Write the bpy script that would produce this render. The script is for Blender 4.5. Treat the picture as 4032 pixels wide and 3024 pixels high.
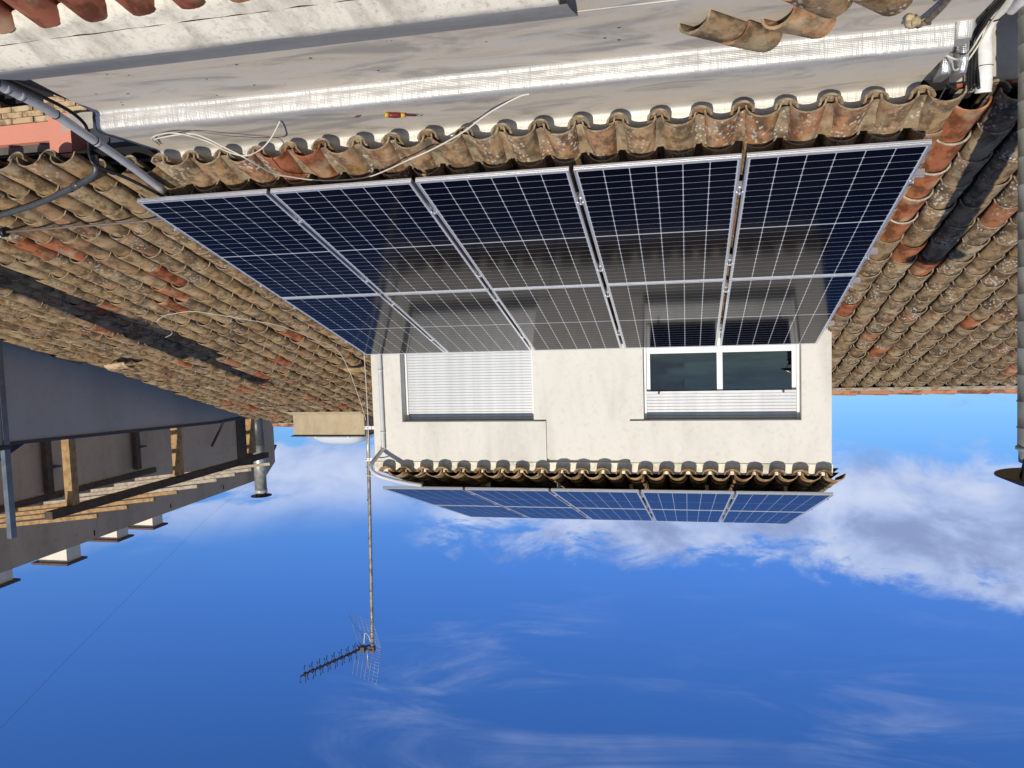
import bpy, math, random
from mathutils import Vector, Matrix, noise as mnoise

# ------------------------------------------------------------------ scene, camera, light
S = bpy.context.scene
for o in list(bpy.data.objects):
    bpy.data.objects.remove(o, do_unlink=True)
COL = S.collection
rad, sin, cos, pi = math.radians, math.sin, math.cos, math.pi
RNG = random.Random(7)

CAM = Vector((1.4301, -5.0878, 0.9801))
YAW, PITCH, ROLL, FPX = 0.2173, 0.0736, -0.0315, 3088.79
fw = Vector((sin(YAW)*cos(PITCH), cos(YAW)*cos(PITCH), sin(PITCH)))
r0 = Vector((cos(YAW), -sin(YAW), 0.0)); u0 = r0.cross(fw)
rt = r0*cos(ROLL) + u0*sin(ROLL); up = -r0*sin(ROLL) + u0*cos(ROLL)
cam_d = bpy.data.cameras.new('camera'); cam = bpy.data.objects.new('camera', cam_d); COL.objects.link(cam)
cam_d.sensor_width = 36.0; cam_d.lens = 36.0*FPX/4032.0
cam_d.clip_start = 0.05; cam_d.clip_end = 6000
# the photograph was taken with the camera upside down
M = Matrix.Identity(4)
for i, v in enumerate((-rt, -up, -fw)):
    for j in range(3): M[j][i] = v[j]
M.translation = CAM
cam.matrix_world = M
S.camera = cam

SUN_EL = rad(27.0)
LDIR = Vector((-0.08, 1.0, -math.tan(SUN_EL)*1.006)).normalized()
sun_d = bpy.data.lights.new('sun', 'SUN'); sun = bpy.data.objects.new('sun', sun_d); COL.objects.link(sun)
sun_d.energy = 4.15; sun_d.angle = rad(0.53); sun_d.color = (1.0, 0.92, 0.79)
sun.rotation_euler = LDIR.to_track_quat('-Z', 'Y').to_euler()
sun.location = (2, -30, 12)

S.view_settings.view_transform = 'Standard'; S.view_settings.look = 'None'
S.view_settings.exposure = 0.0; S.view_settings.gamma = 1.0; S.view_settings.use_curve_mapping = False
S.render.engine = 'CYCLES'
S.cycles.max_bounces = 6; S.cycles.diffuse_bounces = 3; S.cycles.glossy_bounces = 4; S.cycles.transparent_max_bounces = 8
S.cycles.sample_clamp_indirect = 6.0

# ------------------------------------------------------------------ node helper
class NT:
    def __init__(s, tree): s.t = tree; s.n = tree.nodes; s.l = tree.links
    def add(s, typ, **kw):
        nd = s.n.new(typ)
        for k, v in kw.items():
            if k == 'ins':
                for a, b in v.items(): s.set(nd, a, b)
            else: setattr(nd, k, v)
        return nd
    def set(s, nd, a, b):
        if isinstance(b, bpy.types.NodeSocket): s.l.new(b, nd.inputs[a])
        else: nd.inputs[a].default_value = b
    def math(s, op, a, b=0.0, c=None, clamp=False):
        nd = s.n.new('ShaderNodeMath'); nd.operation = op; nd.use_clamp = clamp
        s.set(nd, 0, a); s.set(nd, 1, b)
        if c is not None: s.set(nd, 2, c)
        return nd.outputs[0]
    def noise(s, vec, scale, detail=4.0, rough=0.55, dist=0.0):
        nd = s.n.new('ShaderNodeTexNoise')
        if vec is not None: s.l.new(vec, nd.inputs['Vector'])
        nd.inputs['Scale'].default_value = scale; nd.inputs['Detail'].default_value = detail
        nd.inputs['Roughness'].default_value = rough; nd.inputs['Distortion'].default_value = dist
        return nd.outputs['Fac']
    def ss(s, v, a, b, c=0.0, d=1.0):
        nd = s.n.new('ShaderNodeMapRange'); nd.interpolation_type = 'SMOOTHSTEP'
        s.set(nd, 0, v); s.set(nd, 1, a); s.set(nd, 2, b); s.set(nd, 3, c); s.set(nd, 4, d)
        return nd.outputs[0]
    def ramp(s, fac, stops, interp='LINEAR'):
        nd = s.n.new('ShaderNodeValToRGB'); nd.color_ramp.interpolation = interp
        els = nd.color_ramp.elements
        while len(els) < len(stops): els.new(0.5)
        for e, (p, c) in zip(els, stops): e.position = p; e.color = (*c, 1)
        s.set(nd, 0, fac); return nd.outputs[0]
    def mix(s, fac, a, b, blend='MIX'):
        nd = s.n.new('ShaderNodeMix'); nd.data_type = 'RGBA'; nd.blend_type = blend
        s.set(nd, 0, fac)
        for k, v in ((6, a), (7, b)):
            if isinstance(v, bpy.types.NodeSocket): s.l.new(v, nd.inputs[k])
            else: nd.inputs[k].default_value = (*v, 1) if len(v) == 3 else v
        return nd.outputs[2]
    def mapping(s, vec, scale=(1, 1, 1), rot=(0, 0, 0), loc=(0, 0, 0)):
        nd = s.n.new('ShaderNodeMapping'); s.l.new(vec, nd.inputs[0])
        nd.inputs['Scale'].default_value = scale; nd.inputs['Rotation'].default_value = rot; nd.inputs['Location'].default_value = loc
        return nd.outputs[0]

# ------------------------------------------------------------------ world: Nishita sky with clouds
W = bpy.data.worlds.new('World'); S.world = W; W.use_nodes = True
w = NT(W.node_tree); w.n.clear()
tc = w.add('ShaderNodeTexCoord').outputs['Generated']
sky = w.add('ShaderNodeTexSky', sky_type='NISHITA', sun_disc=False, sun_elevation=SUN_EL,
            sun_rotation=pi - 0.08, altitude=400.0, air_density=1.0, dust_density=0.25, ozone_density=2.0).outputs[0]
sx = w.add('ShaderNodeSeparateXYZ', ins={0: tc}).outputs
skyc = None
# cloud layer: directions projected on a level sheet
zc = w.math('ADD', w.math('MAXIMUM', sx[2], 0.0), 0.10)
pv = w.add('ShaderNodeCombineXYZ', ins={0: w.math('DIVIDE', sx[0], zc), 1: w.math('DIVIDE', sx[1], zc), 2: 0.0}).outputs[0]
el = w.math('ARCSINE', sx[2])
az = w.math('ARCTAN2', sx[0], sx[1])
skyc = w.mix(1.0, sky, w.ramp(w.math('DIVIDE', el, rad(90), clamp=True), [(0.0, (0.44, 0.64, 0.86)), (0.10, (0.37, 0.60, 0.93)), (0.20, (0.285, 0.52, 0.98)), (0.33, (0.235, 0.475, 0.90)), (0.50, (0.075, 0.18, 0.40)), (1.0, (0.05, 0.10, 0.22))]), 'MULTIPLY')
skyc = w.mix(1.0, skyc, (1.26, 1.26, 1.26), 'MULTIPLY')
big = w.noise(w.mapping(pv, (0.55, 0.55, 1), loc=(3.1, 1.7, 0)), 1.0, 3.0, 0.5)
n1 = w.noise(w.mapping(pv, (1.0, 1.5, 1), rot=(0, 0, 0.25), loc=(0.4, 0.2, 0.0)), 1.7, 9.0, 0.60, 0.35)
n2 = w.noise(w.mapping(tc, (1.0, 1.0, 1.9), loc=(2.0, 5.0, 1.0)), 7.0, 10.0, 0.66, 0.5)
# altocumulus bank: its upper edge drops towards the east
bank_top = w.math('MULTIPLY_ADD', az, -0.10, rad(16.9))
ragged = w.math('MULTIPLY', w.math('SUBTRACT', n2, 0.5), 0.17)
d_top = w.math('SUBTRACT', w.math('ADD', bank_top, ragged), el)
d_bot = w.math('SUBTRACT', w.math('ADD', el, ragged), rad(9.6))
west = w.ss(az, rad(22), rad(15))
bank = w.math('MULTIPLY', w.math('MULTIPLY', w.ss(d_top, -0.008, 0.028), w.ss(d_bot, -0.02, 0.03)), west)
n5 = w.noise(w.mapping(tc, (1.0, 1.0, 3.6), rot=(0.0, 0.12, 0.0), loc=(1.0, 8.0, 3.0)), 9.0, 9.0, 0.64, 0.5)
bank = w.math('MULTIPLY', bank, w.math('MAXIMUM', w.ss(d_top, 0.012, 0.045), w.ss(n5, 0.36, 0.50)))
# lower broken clouds elsewhere
low_hi = w.ss(el, rad(14), rad(8))
n3 = w.noise(w.mapping(tc, (1.0, 1.0, 3.2), loc=(7.3, 2.2, 4.0)), 6.0, 8.0, 0.58, 0.3)
lowc = w.math('MULTIPLY', w.ss(n3, 0.50, 0.64), w.math('MULTIPLY', low_hi, 0.75))
east = w.math('MULTIPLY', w.ss(az, rad(13), rad(20)), w.math('MULTIPLY', w.ss(el, rad(14.5), rad(10)), w.ss(n3, 0.36, 0.47)))
east = w.math('MULTIPLY', east, 0.92)
# high thin wisps
n4 = w.noise(w.mapping(pv, (0.8, 2.6, 1), rot=(0, 0, 0.75), loc=(1.2, 0.3, 0)), 2.0, 7.0, 0.62, 0.9)
wisp = w.math('MULTIPLY', w.math('MULTIPLY', w.ss(n4, 0.44, 0.74), w.ss(big, 0.42, 0.60)), w.math('MULTIPLY', w.ss(el, rad(17), rad(22)), 0.33))
south = w.math('MULTIPLY', w.math('MULTIPLY', w.ss(sx[1], 0.35, -0.2), w.ss(n1, 0.40, 0.58)), w.ss(el, rad(50), rad(12), 0.12, 0.5))
wisp = w.math('MAXIMUM', wisp, south)
cm = w.math('MAXIMUM', w.math('MAXIMUM', bank, w.math('MAXIMUM', lowc, east)), wisp, clamp=True)
cm = w.math('MULTIPLY', cm, 0.93)
shade = w.noise(w.mapping(tc, (1.0, 1.0, 1.7), loc=(4.0, 0.3, 9.0)), 9.0, 6.0, 0.55, 0.3)
CK = 10.0
ccol = w.ramp(w.ss(shade, 0.30, 0.68), [(0.0, (0.27, 0.34, 0.56)), (0.40, (0.42, 0.52, 0.79)), (1.0, (0.64, 0.71, 0.90))])
ccol = w.mix(1.0, ccol, (CK, CK, CK), 'MULTIPLY')
fin = w.mix(cm, skyc, ccol)
SKY_STRENGTH = 0.10
bg = w.add('ShaderNodeBackground', ins={'Color': fin, 'Strength': SKY_STRENGTH})
w.l.new(bg.outputs[0], w.add('ShaderNodeOutputWorld').inputs[0])

# ------------------------------------------------------------------ materials
def newmat(name):
    m = bpy.data.materials.new(name); m.use_nodes = True
    n = NT(m.node_tree); n.n.clear()
    b = n.add('ShaderNodeBsdfPrincipled'); o = n.add('ShaderNodeOutputMaterial')
    n.l.new(b.outputs[0], o.inputs[0])
    return m, n, b
def bump(n, b, h, strength=0.3, dist=0.01):
    nd = n.add('ShaderNodeBump', ins={'Strength': strength, 'Distance': dist, 'Height': h})
    n.l.new(nd.outputs[0], b.inputs['Normal'])
def flat(name, col, rough=0.6, metal=0.0, var=0.25, scale=12.0, bmp=0.0, spec=None):
    m, n, b = newmat(name)
    oc = n.add('ShaderNodeTexCoord').outputs['Object']
    f = n.noise(oc, scale, 6.0, 0.6)
    k = n.ss(f, 0.25, 0.75, 1.0-var, 1.0+var*0.5)
    c = n.mix(1.0, col, n.add('ShaderNodeCombineXYZ', ins={0: k, 1: k, 2: k}).outputs[0], 'MULTIPLY')
    n.l.new(c, b.inputs['Base Color'])
    b.inputs['Roughness'].default_value = rough; b.inputs['Metallic'].default_value = metal
    if spec is not None: b.inputs['Specular IOR Level'].default_value = spec
    if bmp: bump(n, b, n.noise(oc, scale*6, 4.0), bmp, 0.004)
    return m

def tile_material(name, stuff, stops, dark=0.5, white=0.4, yellow=0.5, orange_cut=0.93, clean=False):
    m, n, b = newmat(name)
    oc = n.add('ShaderNodeTexCoord').outputs['Object']
    if stuff: rnd = n.add('ShaderNodeNewGeometry').outputs['Random Per Island']
    else: rnd = n.add('ShaderNodeObjectInfo').outputs['Random']
    off = n.math('MULTIPLY', rnd, 57.0)
    oc = n.mapping(oc, (1.0, 0.62, 1.0))
    vec = n.add('ShaderNodeVectorMath', operation='ADD', ins={0: oc, 1: n.add('ShaderNodeCombineXYZ', ins={0: off, 1: off, 2: 0.0}).outputs[0]}).outputs[0]
    base = n.ramp(rnd, [(p, tuple(min(1, c*((1, 1, 1) if clean else (1.13, 1.00, 0.86))[i]) for i, c in enumerate(q))) for p, q in stops])
    k = n.math('FRACT', n.math('MULTIPLY', rnd, 7.31))
    # blotches of tone
    f0 = n.noise(vec, 9.0, 5.0, 0.6)
    base = n.mix(n.ss(f0, 0.44, 0.60), base, n.mix(1.0, base, (0.42, 0.41, 0.40), 'MULTIPLY'))
    base = n.mix(n.ss(n.noise(vec, 5.0, 3.0, 0.5), 0.52, 0.72, 0, 0.55), base, (0.56, 0.44, 0.27))
    if not clean:
        # dark lichen crust
        f1 = n.noise(vec, 16.0, 8.0, 0.72)
        amt = n.math('MULTIPLY', n.ss(f1, 0.47, 0.60), n.math('MULTIPLY_ADD', k, 0.7*dark, 0.35*dark))
        base = n.mix(amt, base, (0.070, 0.060, 0.043))
        # grey lichen
        f4 = n.noise(vec, 11.0, 8.0, 0.7)
        base = n.mix(n.ss(f4, 0.54, 0.64, 0, 0.55), base, (0.33, 0.30, 0.22))
        # yellow lichen
        f2 = n.noise(vec, 7.0, 6.0, 0.65)
        k2 = n.math('FRACT', n.math('MULTIPLY', rnd, 13.7))
        base = n.mix(n.math('MULTIPLY', n.ss(f2, 0.60, 0.68), n.ss(k2, 0.45, 0.9, 0, yellow)), base, (0.36, 0.20, 0.028))
        # pale lichen rosettes
        vo = n.add('ShaderNodeTexVoronoi', ins={'Scale': 38.0, 'Vector': vec})
        f3 = n.noise(vec, 6.0, 3.0, 0.5)
        k3 = n.math('FRACT', n.math('MULTIPLY', rnd, 29.3))
        spots = n.math('MULTIPLY', n.math('MULTIPLY', n.ss(vo.outputs['Distance'], 0.40, 0.24), n.ss(f3, 0.46, 0.58)), n.ss(k3, 0.15, 0.8, 0.15*white, white))
        base = n.mix(spots, base, (0.62, 0.60, 0.54))
    n.l.new(base, b.inputs['Base Color']); b.inputs['Roughness'].default_value = 0.9
    b.inputs['Specular IOR Level'].default_value = 0.2
    h = n.math('ADD', n.noise(vec, 60.0, 6.0, 0.7), n.math('MULTIPLY', n.noise(vec, 14.0, 5.0, 0.6), 1.2))
    bump(n, b, h, 0.10 if clean else 0.26, 0.009)
    return m

OLD_R = [(0.0, (0.30, 0.215, 0.12)), (0.25, (0.36, 0.27, 0.15)), (0.5, (0.27, 0.195, 0.12)), (0.72, (0.35, 0.255, 0.15)),
         (0.90, (0.31, 0.20, 0.12)), (0.97, (0.33, 0.165, 0.09)), (1.0, (0.37, 0.125, 0.06))]
OLD_L = [(0.0, (0.25, 0.185, 0.115)), (0.3, (0.31, 0.235, 0.14)), (0.55, (0.22, 0.165, 0.11)), (0.80, (0.30, 0.225, 0.14)),
         (0.93, (0.27, 0.18, 0.11)), (0.97, (0.32, 0.14, 0.075)), (1.0, (0.38, 0.12, 0.055))]
OLD_E = [(0.0, (0.31, 0.23, 0.145)), (0.3, (0.38, 0.275, 0.17)), (0.6, (0.33, 0.24, 0.155)), (0.85, (0.38, 0.235, 0.145)), (1.0, (0.36, 0.20, 0.12))]
M_TR = tile_material('tile_right', False, OLD_R, dark=0.75, white=0.6, yellow=0.7)
M_TRS = tile_material('tile_right_far', True, OLD_R, dark=0.8, white=0.8, yellow=0.7)
M_TL = tile_material('tile_left', False, OLD_L, dark=0.85, white=1.0, yellow=0.25)
M_TLS = tile_material('tile_left_far', True, OLD_L, dark=0.75, white=0.9, yellow=0.2)
M_TE = tile_material('tile_eave', False, OLD_E, dark=0.75, white=0.8, yellow=0.75)
M_TES = tile_material('tile_eave_far', True, OLD_E, dark=0.7, white=0.5, yellow=0.6)
M_TD = tile_material('tile_dormer', False, [(0.0, (0.36, 0.27, 0.15)), (0.5, (0.42, 0.31, 0.17)), (1.0, (0.38, 0.25, 0.14))], dark=0.6, white=0.4, yellow=0.7)
M_PAN = tile_material('pan_weathered', False, [(0.0, (0.26, 0.22, 0.16)), (0.5, (0.33, 0.28, 0.20)), (1.0, (0.30, 0.20, 0.135))], dark=0.6, white=0.8, yellow=0.3)
M_PANS = tile_material('pan_weathered_far', True, [(0.0, (0.24, 0.19, 0.13)), (0.5, (0.29, 0.23, 0.15)), (1.0, (0.27, 0.18, 0.12))], dark=0.6, white=0.5, yellow=0.3)
M_ORANGE = tile_material('tile_new_terracotta', False, [(0.0, (0.36, 0.125, 0.055)), (0.5, (0.40, 0.155, 0.07)), (1.0, (0.34, 0.115, 0.055))], clean=True)
M_RIDGE = tile_material('ridge_terracotta', False, [(0.0, (0.40, 0.17, 0.09)), (1.0, (0.46, 0.20, 0.11))], clean=True)
M_DUSTY = tile_material('tile_dusty_red', False, [(0.0, (0.30, 0.105, 0.06)), (1.0, (0.25, 0.085, 0.05))], clean=True)
M_RIM = flat('weathered_tile_rim', (0.31, 0.24, 0.155), 0.95, var=0.6, scale=30)
M_CHAN = tile_material('channel_dirt_and_shade', False, [(0.0, (0.065, 0.056, 0.042)), (1.0, (0.09, 0.075, 0.055))], dark=0.5, white=0.3, yellow=0.2)  # dirt, and the shade of the deep gaps put into the colour
M_CHANS = tile_material('channel_dirt_and_shade_far', True, [(0.0, (0.06, 0.052, 0.04)), (1.0, (0.08, 0.07, 0.05))], dark=0.5, white=0.2, yellow=0.2)  # joined pans: same dirt with gap shade darkened into the colour
M_MORTAR = flat('mortar', (0.42, 0.39, 0.30), 0.95, var=0.5, scale=25, bmp=0.5)

def plaster(name, col, stain=(0.45, 0.43, 0.38), amount=0.35, scale=3.0, streak=(1, 1, 0.25), sp=0.0):
    m, n, b = newmat(name)
    oc = n.add('ShaderNodeTexCoord').outputs['Object']
    f = n.noise(n.mapping(oc, streak), scale, 8.0, 0.65, 0.3)
    f2 = n.noise(oc, scale*7, 6.0, 0.7)
    c = n.mix(n.ss(f, 0.42, 0.75, 0.0, amount), col, stain)
    c = n.mix(n.ss(f2, 0.50, 0.72, 0.0, amount*0.7), c, stain)
    if sp: c = n.mix(n.ss(n.noise(oc, scale*22, 5.0, 0.75), 0.58, 0.70, 0, sp), c, (0.10, 0.09, 0.075))
    n.l.new(c, b.inputs['Base Color']); b.inputs['Roughness'].default_value = 0.92
    b.inputs['Specular IOR Level'].default_value = 0.15
    bump(n, b, n.math('ADD', n.noise(oc, 90.0, 4.0, 0.6), n.math('MULTIPLY', f2, 0.8)), 0.22, 0.006)
    return m
M_WALL = plaster('cream_render', (0.665, 0.645, 0.585), (0.44, 0.42, 0.38), 0.50, 2.4)
M_GREYW = plaster('grey_render', (0.52, 0.405, 0.30), (0.27, 0.21, 0.155), 0.5, 0.9, (1, 1, 0.3))
M_PARA = plaster('pale_render', (0.46, 0.465, 0.445), (0.33, 0.33, 0.315), 0.45, 0.9, (1, 1, 0.3))
M_CHIM = plaster('chimney_render', (0.72, 0.68, 0.58), (0.5, 0.47, 0.4), 0.3, 3)
M_SKYB = plaster('skylight_render', (0.46, 0.38, 0.25), (0.26, 0.22, 0.16), 0.6, 3.0, (1, 1, 0.35), 0.25)
M_LIME = plaster('lime_concrete', (0.80, 0.755, 0.635), (0.27, 0.245, 0.19), 0.75, 3.2, (1.6, 0.6, 1), 0.5)
M_SHELF = plaster('stained_plaster', (0.52, 0.48, 0.41), (0.33, 0.29, 0.24), 0.6, 7.0, (1, 1, 0.5), 0.4)
M_PINK = plaster('pink_paint', (0.62, 0.26, 0.19), (0.50, 0.24, 0.18), 0.35, 4.0)
M_BRICK = tile_material('arch_brick', False, [(0.0, (0.50, 0.36, 0.22)), (0.5, (0.55, 0.42, 0.27)), (1.0, (0.47, 0.29, 0.17))], clean=True)
M_DARK = flat('dark_void', (0.012, 0.012, 0.013), 0.9)
M_BLACK = flat('black_rubber', (0.012, 0.012, 0.014), 0.45)
M_CAPBLK = flat('black_painted_metal', (0.018, 0.016, 0.02), 0.4)
M_ALU = flat('aluminium', (0.72, 0.74, 0.78), 0.38, 0.75, 0.06, 30)
M_ALUW = flat('white_aluminium', (0.80, 0.80, 0.78), 0.4, 0.0, 0.06, 20)
M_SHUT = flat('shutter_aluminium', (0.58, 0.595, 0.60), 0.4, 0.15, 0.12, 9)
M_GALV = flat('galvanised_steel', (0.42, 0.43, 0.40), 0.45, 0.35, 0.4, 9)
M_FLUE = flat('weathered_flue', (0.34, 0.34, 0.27), 0.5, 0.25, 0.35, 7)
M_MAST = flat('rusty_mast', (0.27, 0.245, 0.215), 0.55, 0.4, 0.6, 14)
M_RUST = flat('rust', (0.15, 0.085, 0.06), 0.8, 0.2, 0.5, 30)
M_PVC = flat('grey_pvc', (0.36, 0.365, 0.385), 0.35, 0.0, 0.12, 12)
M_PVCD = flat('dark_grey_pvc', (0.060, 0.066, 0.068), 0.4, 0.0, 0.25, 14)
M_PVCL = flat('light_grey_pvc', (0.55, 0.56, 0.57), 0.4, 0.0, 0.08, 12)
M_WHITEC = flat('white_cable', (0.60, 0.57, 0.49), 0.5, 0, 0.08)
M_INSUL = flat('white_insulation', (0.80, 0.80, 0.79), 0.55, 0, 0.12, 20)
M_BROWNC = flat('brown_rod', (0.155, 0.125, 0.105), 0.5, 0, 0.2)
M_TIMBER = None
def wood(name, col, dark):
    m, n, b = newmat(name)
    oc = n.add('ShaderNodeTexCoord').outputs['Object']
    f = n.noise(n.mapping(oc, (6, 6, 6)), 1.6, 6.0, 0.6, 0.6)
    c = n.mix(n.ss(f, 0.35, 0.68), col, dark)
    n.l.new(c, b.inputs['Base Color']); b.inputs['Roughness'].default_value = 0.8
    return m
M_TIMBER = wood('timber', (0.42, 0.27, 0.12), (0.25, 0.145, 0.06))
M_TIMBERG = wood('weathered_timber', (0.46, 0.39, 0.30), (0.27, 0.22, 0.165))
M_PLANK = wood('dark_stained_timber', (0.10, 0.065, 0.04), (0.05, 0.034, 0.024))
M_SLATE = flat('dark_coping', (0.045, 0.05, 0.07), 0.6)
M_CHCAP = flat('brown_slab', (0.10, 0.055, 0.05), 0.7)
M_FOAM = flat('old_foam', (0.50, 0.40, 0.24), 0.9, 0, 0.5, 40, 0.6)
M_HOSE = flat('taped_hose', (0.15, 0.125, 0.10), 0.6, 0, 0.6, 30)
M_RED = flat('dark_red_plastic', (0.16, 0.018, 0.016), 0.35)
M_YEL = flat('yellow_plastic', (0.62, 0.40, 0.03), 0.35)
M_ROOM = flat('window_interior', (0.012, 0.012, 0.013), 0.9)
M_STEEL = flat('tool_steel', (0.2, 0.2, 0.2), 0.3, 0.9)

# solar cells: dark silicon under glass
def cell_mat(name, base, rough):
    m, n, b = newmat(name)
    oc = n.add('ShaderNodeTexCoord').outputs['Object']
    rnd = n.add('ShaderNodeObjectInfo').outputs['Random']
    c = n.mix(n.math('MULTIPLY', rnd, 0.5), base, (base[0]*0.5, base[1]*0.55, base[2]*0.6))
    geo = n.add('ShaderNodeNewGeometry').outputs['Position']
    dust = n.ss(n.noise(geo, 330.0, 2.0, 0.5), 0.66, 0.78, 0, 0.06)
    c = n.mix(dust, c, (0.42, 0.38, 0.30))
    n.l.new(c, b.inputs['Base Color'])
    b.inputs['Roughness'].default_value = rough; b.inputs['IOR'].default_value = 1.42
    b.inputs['Specular IOR Level'].default_value = 0.17
    return m
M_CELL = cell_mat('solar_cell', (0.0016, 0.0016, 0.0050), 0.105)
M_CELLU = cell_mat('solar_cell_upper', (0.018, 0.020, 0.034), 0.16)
def sheet_mat(name, col):
    m, n, b = newmat(name)
    b.inputs['Base Color'].default_value = (*col, 1); b.inputs['Roughness'].default_value = 0.10
    b.inputs['IOR'].default_value = 1.42
    return m
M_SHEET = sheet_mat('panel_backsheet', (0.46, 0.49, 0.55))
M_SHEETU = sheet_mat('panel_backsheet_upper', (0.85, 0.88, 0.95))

def glass_mat():
    m = bpy.data.materials.new('window_glass'); m.use_nodes = True
    n = NT(m.node_tree); n.n.clear()
    t = n.add('ShaderNodeBsdfTransparent', ins={0: (0.55, 0.57, 0.58, 1)})
    g = n.add('ShaderNodeBsdfGlossy', ins={'Roughness': 0.01, 'Color': (0.72, 0.68, 0.62, 1)})
    fr = n.add('ShaderNodeFresnel', ins={'IOR': 1.55})
    fac = n.math('MULTIPLY_ADD', fr.outputs[0], 1.6, 0.02, clamp=True)
    mx = n.add('ShaderNodeMixShader', ins={0: fac, 1: t.outputs[0], 2: g.outputs[0]})
    n.l.new(mx.outputs[0], n.add('ShaderNodeOutputMaterial').inputs[0])
    return m
M_GLASS = glass_mat()
def dome_mat():
    m, n, b = newmat('acrylic_dome')
    b.inputs['Base Color'].default_value = (0.60, 0.65, 0.69, 1); b.inputs['Roughness'].default_value = 0.25
    return m
M_DOME = dome_mat()

def membrane(name, dirt, metal=0.55, rough=0.42, bright=(0.62, 0.62, 0.61), dirtcol=(0.60, 0.505, 0.365), wr=0.5):
    m, n, b = newmat(name)
    oc = n.add('ShaderNodeTexCoord').outputs['Object']
    sp = n.add('ShaderNodeSeparateXYZ', ins={0: oc}).outputs
    str_ = n.noise(n.mapping(oc, (0.5, 2.0, 3.0), rot=(0, 0, 0.18)), 1.7, 9.0, 0.66, 1.0)
    spot = n.noise(oc, 16.0, 6.0, 0.7)
    d = n.math('ADD', n.ss(str_, 0.30, 0.70, 0.0, 0.6), n.ss(spot, 0.45, 0.75, 0.0, 0.4))
    dm = n.math('MULTIPLY', n.math('MULTIPLY_ADD', d, 0.62, 0.38), dirt, clamp=True)
    c = n.mix(dm, bright, dirtcol)
    c = n.mix(n.ss(n.noise(n.mapping(oc, (1.3, 4.0, 1), rot=(0, 0, 0.25)), 1.1, 8.0, 0.62, 0.8), 0.46, 0.66, 0, 0.75*dirt), c, (0.30, 0.285, 0.26))
    n.l.new(c, b.inputs['Base Color'])
    n.l.new(n.math('MULTIPLY_ADD', dm, -metal, metal), b.inputs['Metallic'])
    n.l.new(n.math('MULTIPLY_ADD', dm, 0.35, rough), b.inputs['Roughness'])
    b.inputs['Specular IOR Level'].default_value = 0.25
    fr = 2*pi/0.0095
    gx = n.math('SINE', n.math('MULTIPLY', sp[0], fr)); gy = n.math('SINE', n.math('MULTIPLY', n.math('ADD', sp[1], sp[2]), fr))
    grid = n.math('MULTIPLY', n.math('ADD', gx, n.math('MULTIPLY', gy, 1.6)), 0.07)
    wv = n.noise(n.mapping(oc, (5.0, 1.2, 1.0)), 2.2, 4.0, 0.6, 0.5)
    wv2 = n.noise(n.mapping(oc, (16.0, 3.0, 2.0)), 1.5, 4.0, 0.65, 0.9)
    h = n.math('ADD', grid, n.math('ADD', n.math('MULTIPLY', wv, 5.0), n.math('MULTIPLY', wv2, 2.2)))
    bump(n, b, h, wr, 0.004)
    return m
M_FLOOR = membrane('dusty_membrane', 1.0, 0.18, 0.60, wr=0.2)
M_STEP = membrane('silver_membrane', 0.22, 0.50, 0.42, bright=(0.58, 0.58, 0.565), wr=0.62)
M_UPST = membrane('silver_upstand', 0.35, 0.5, 0.45, bright=(0.55, 0.53, 0.49), dirtcol=(0.50, 0.45, 0.37), wr=0.35)
M_WRAP = membrane('silver_wrap', 0.05, 0.8, 0.3, bright=(0.68, 0.68, 0.68), wr=0.9)
M_TAPE = membrane('grey_tape', 0.75, 0.3, 0.4, bright=(0.40, 0.40, 0.40), dirtcol=(0.24, 0.235, 0.225), wr=0.25)

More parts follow.
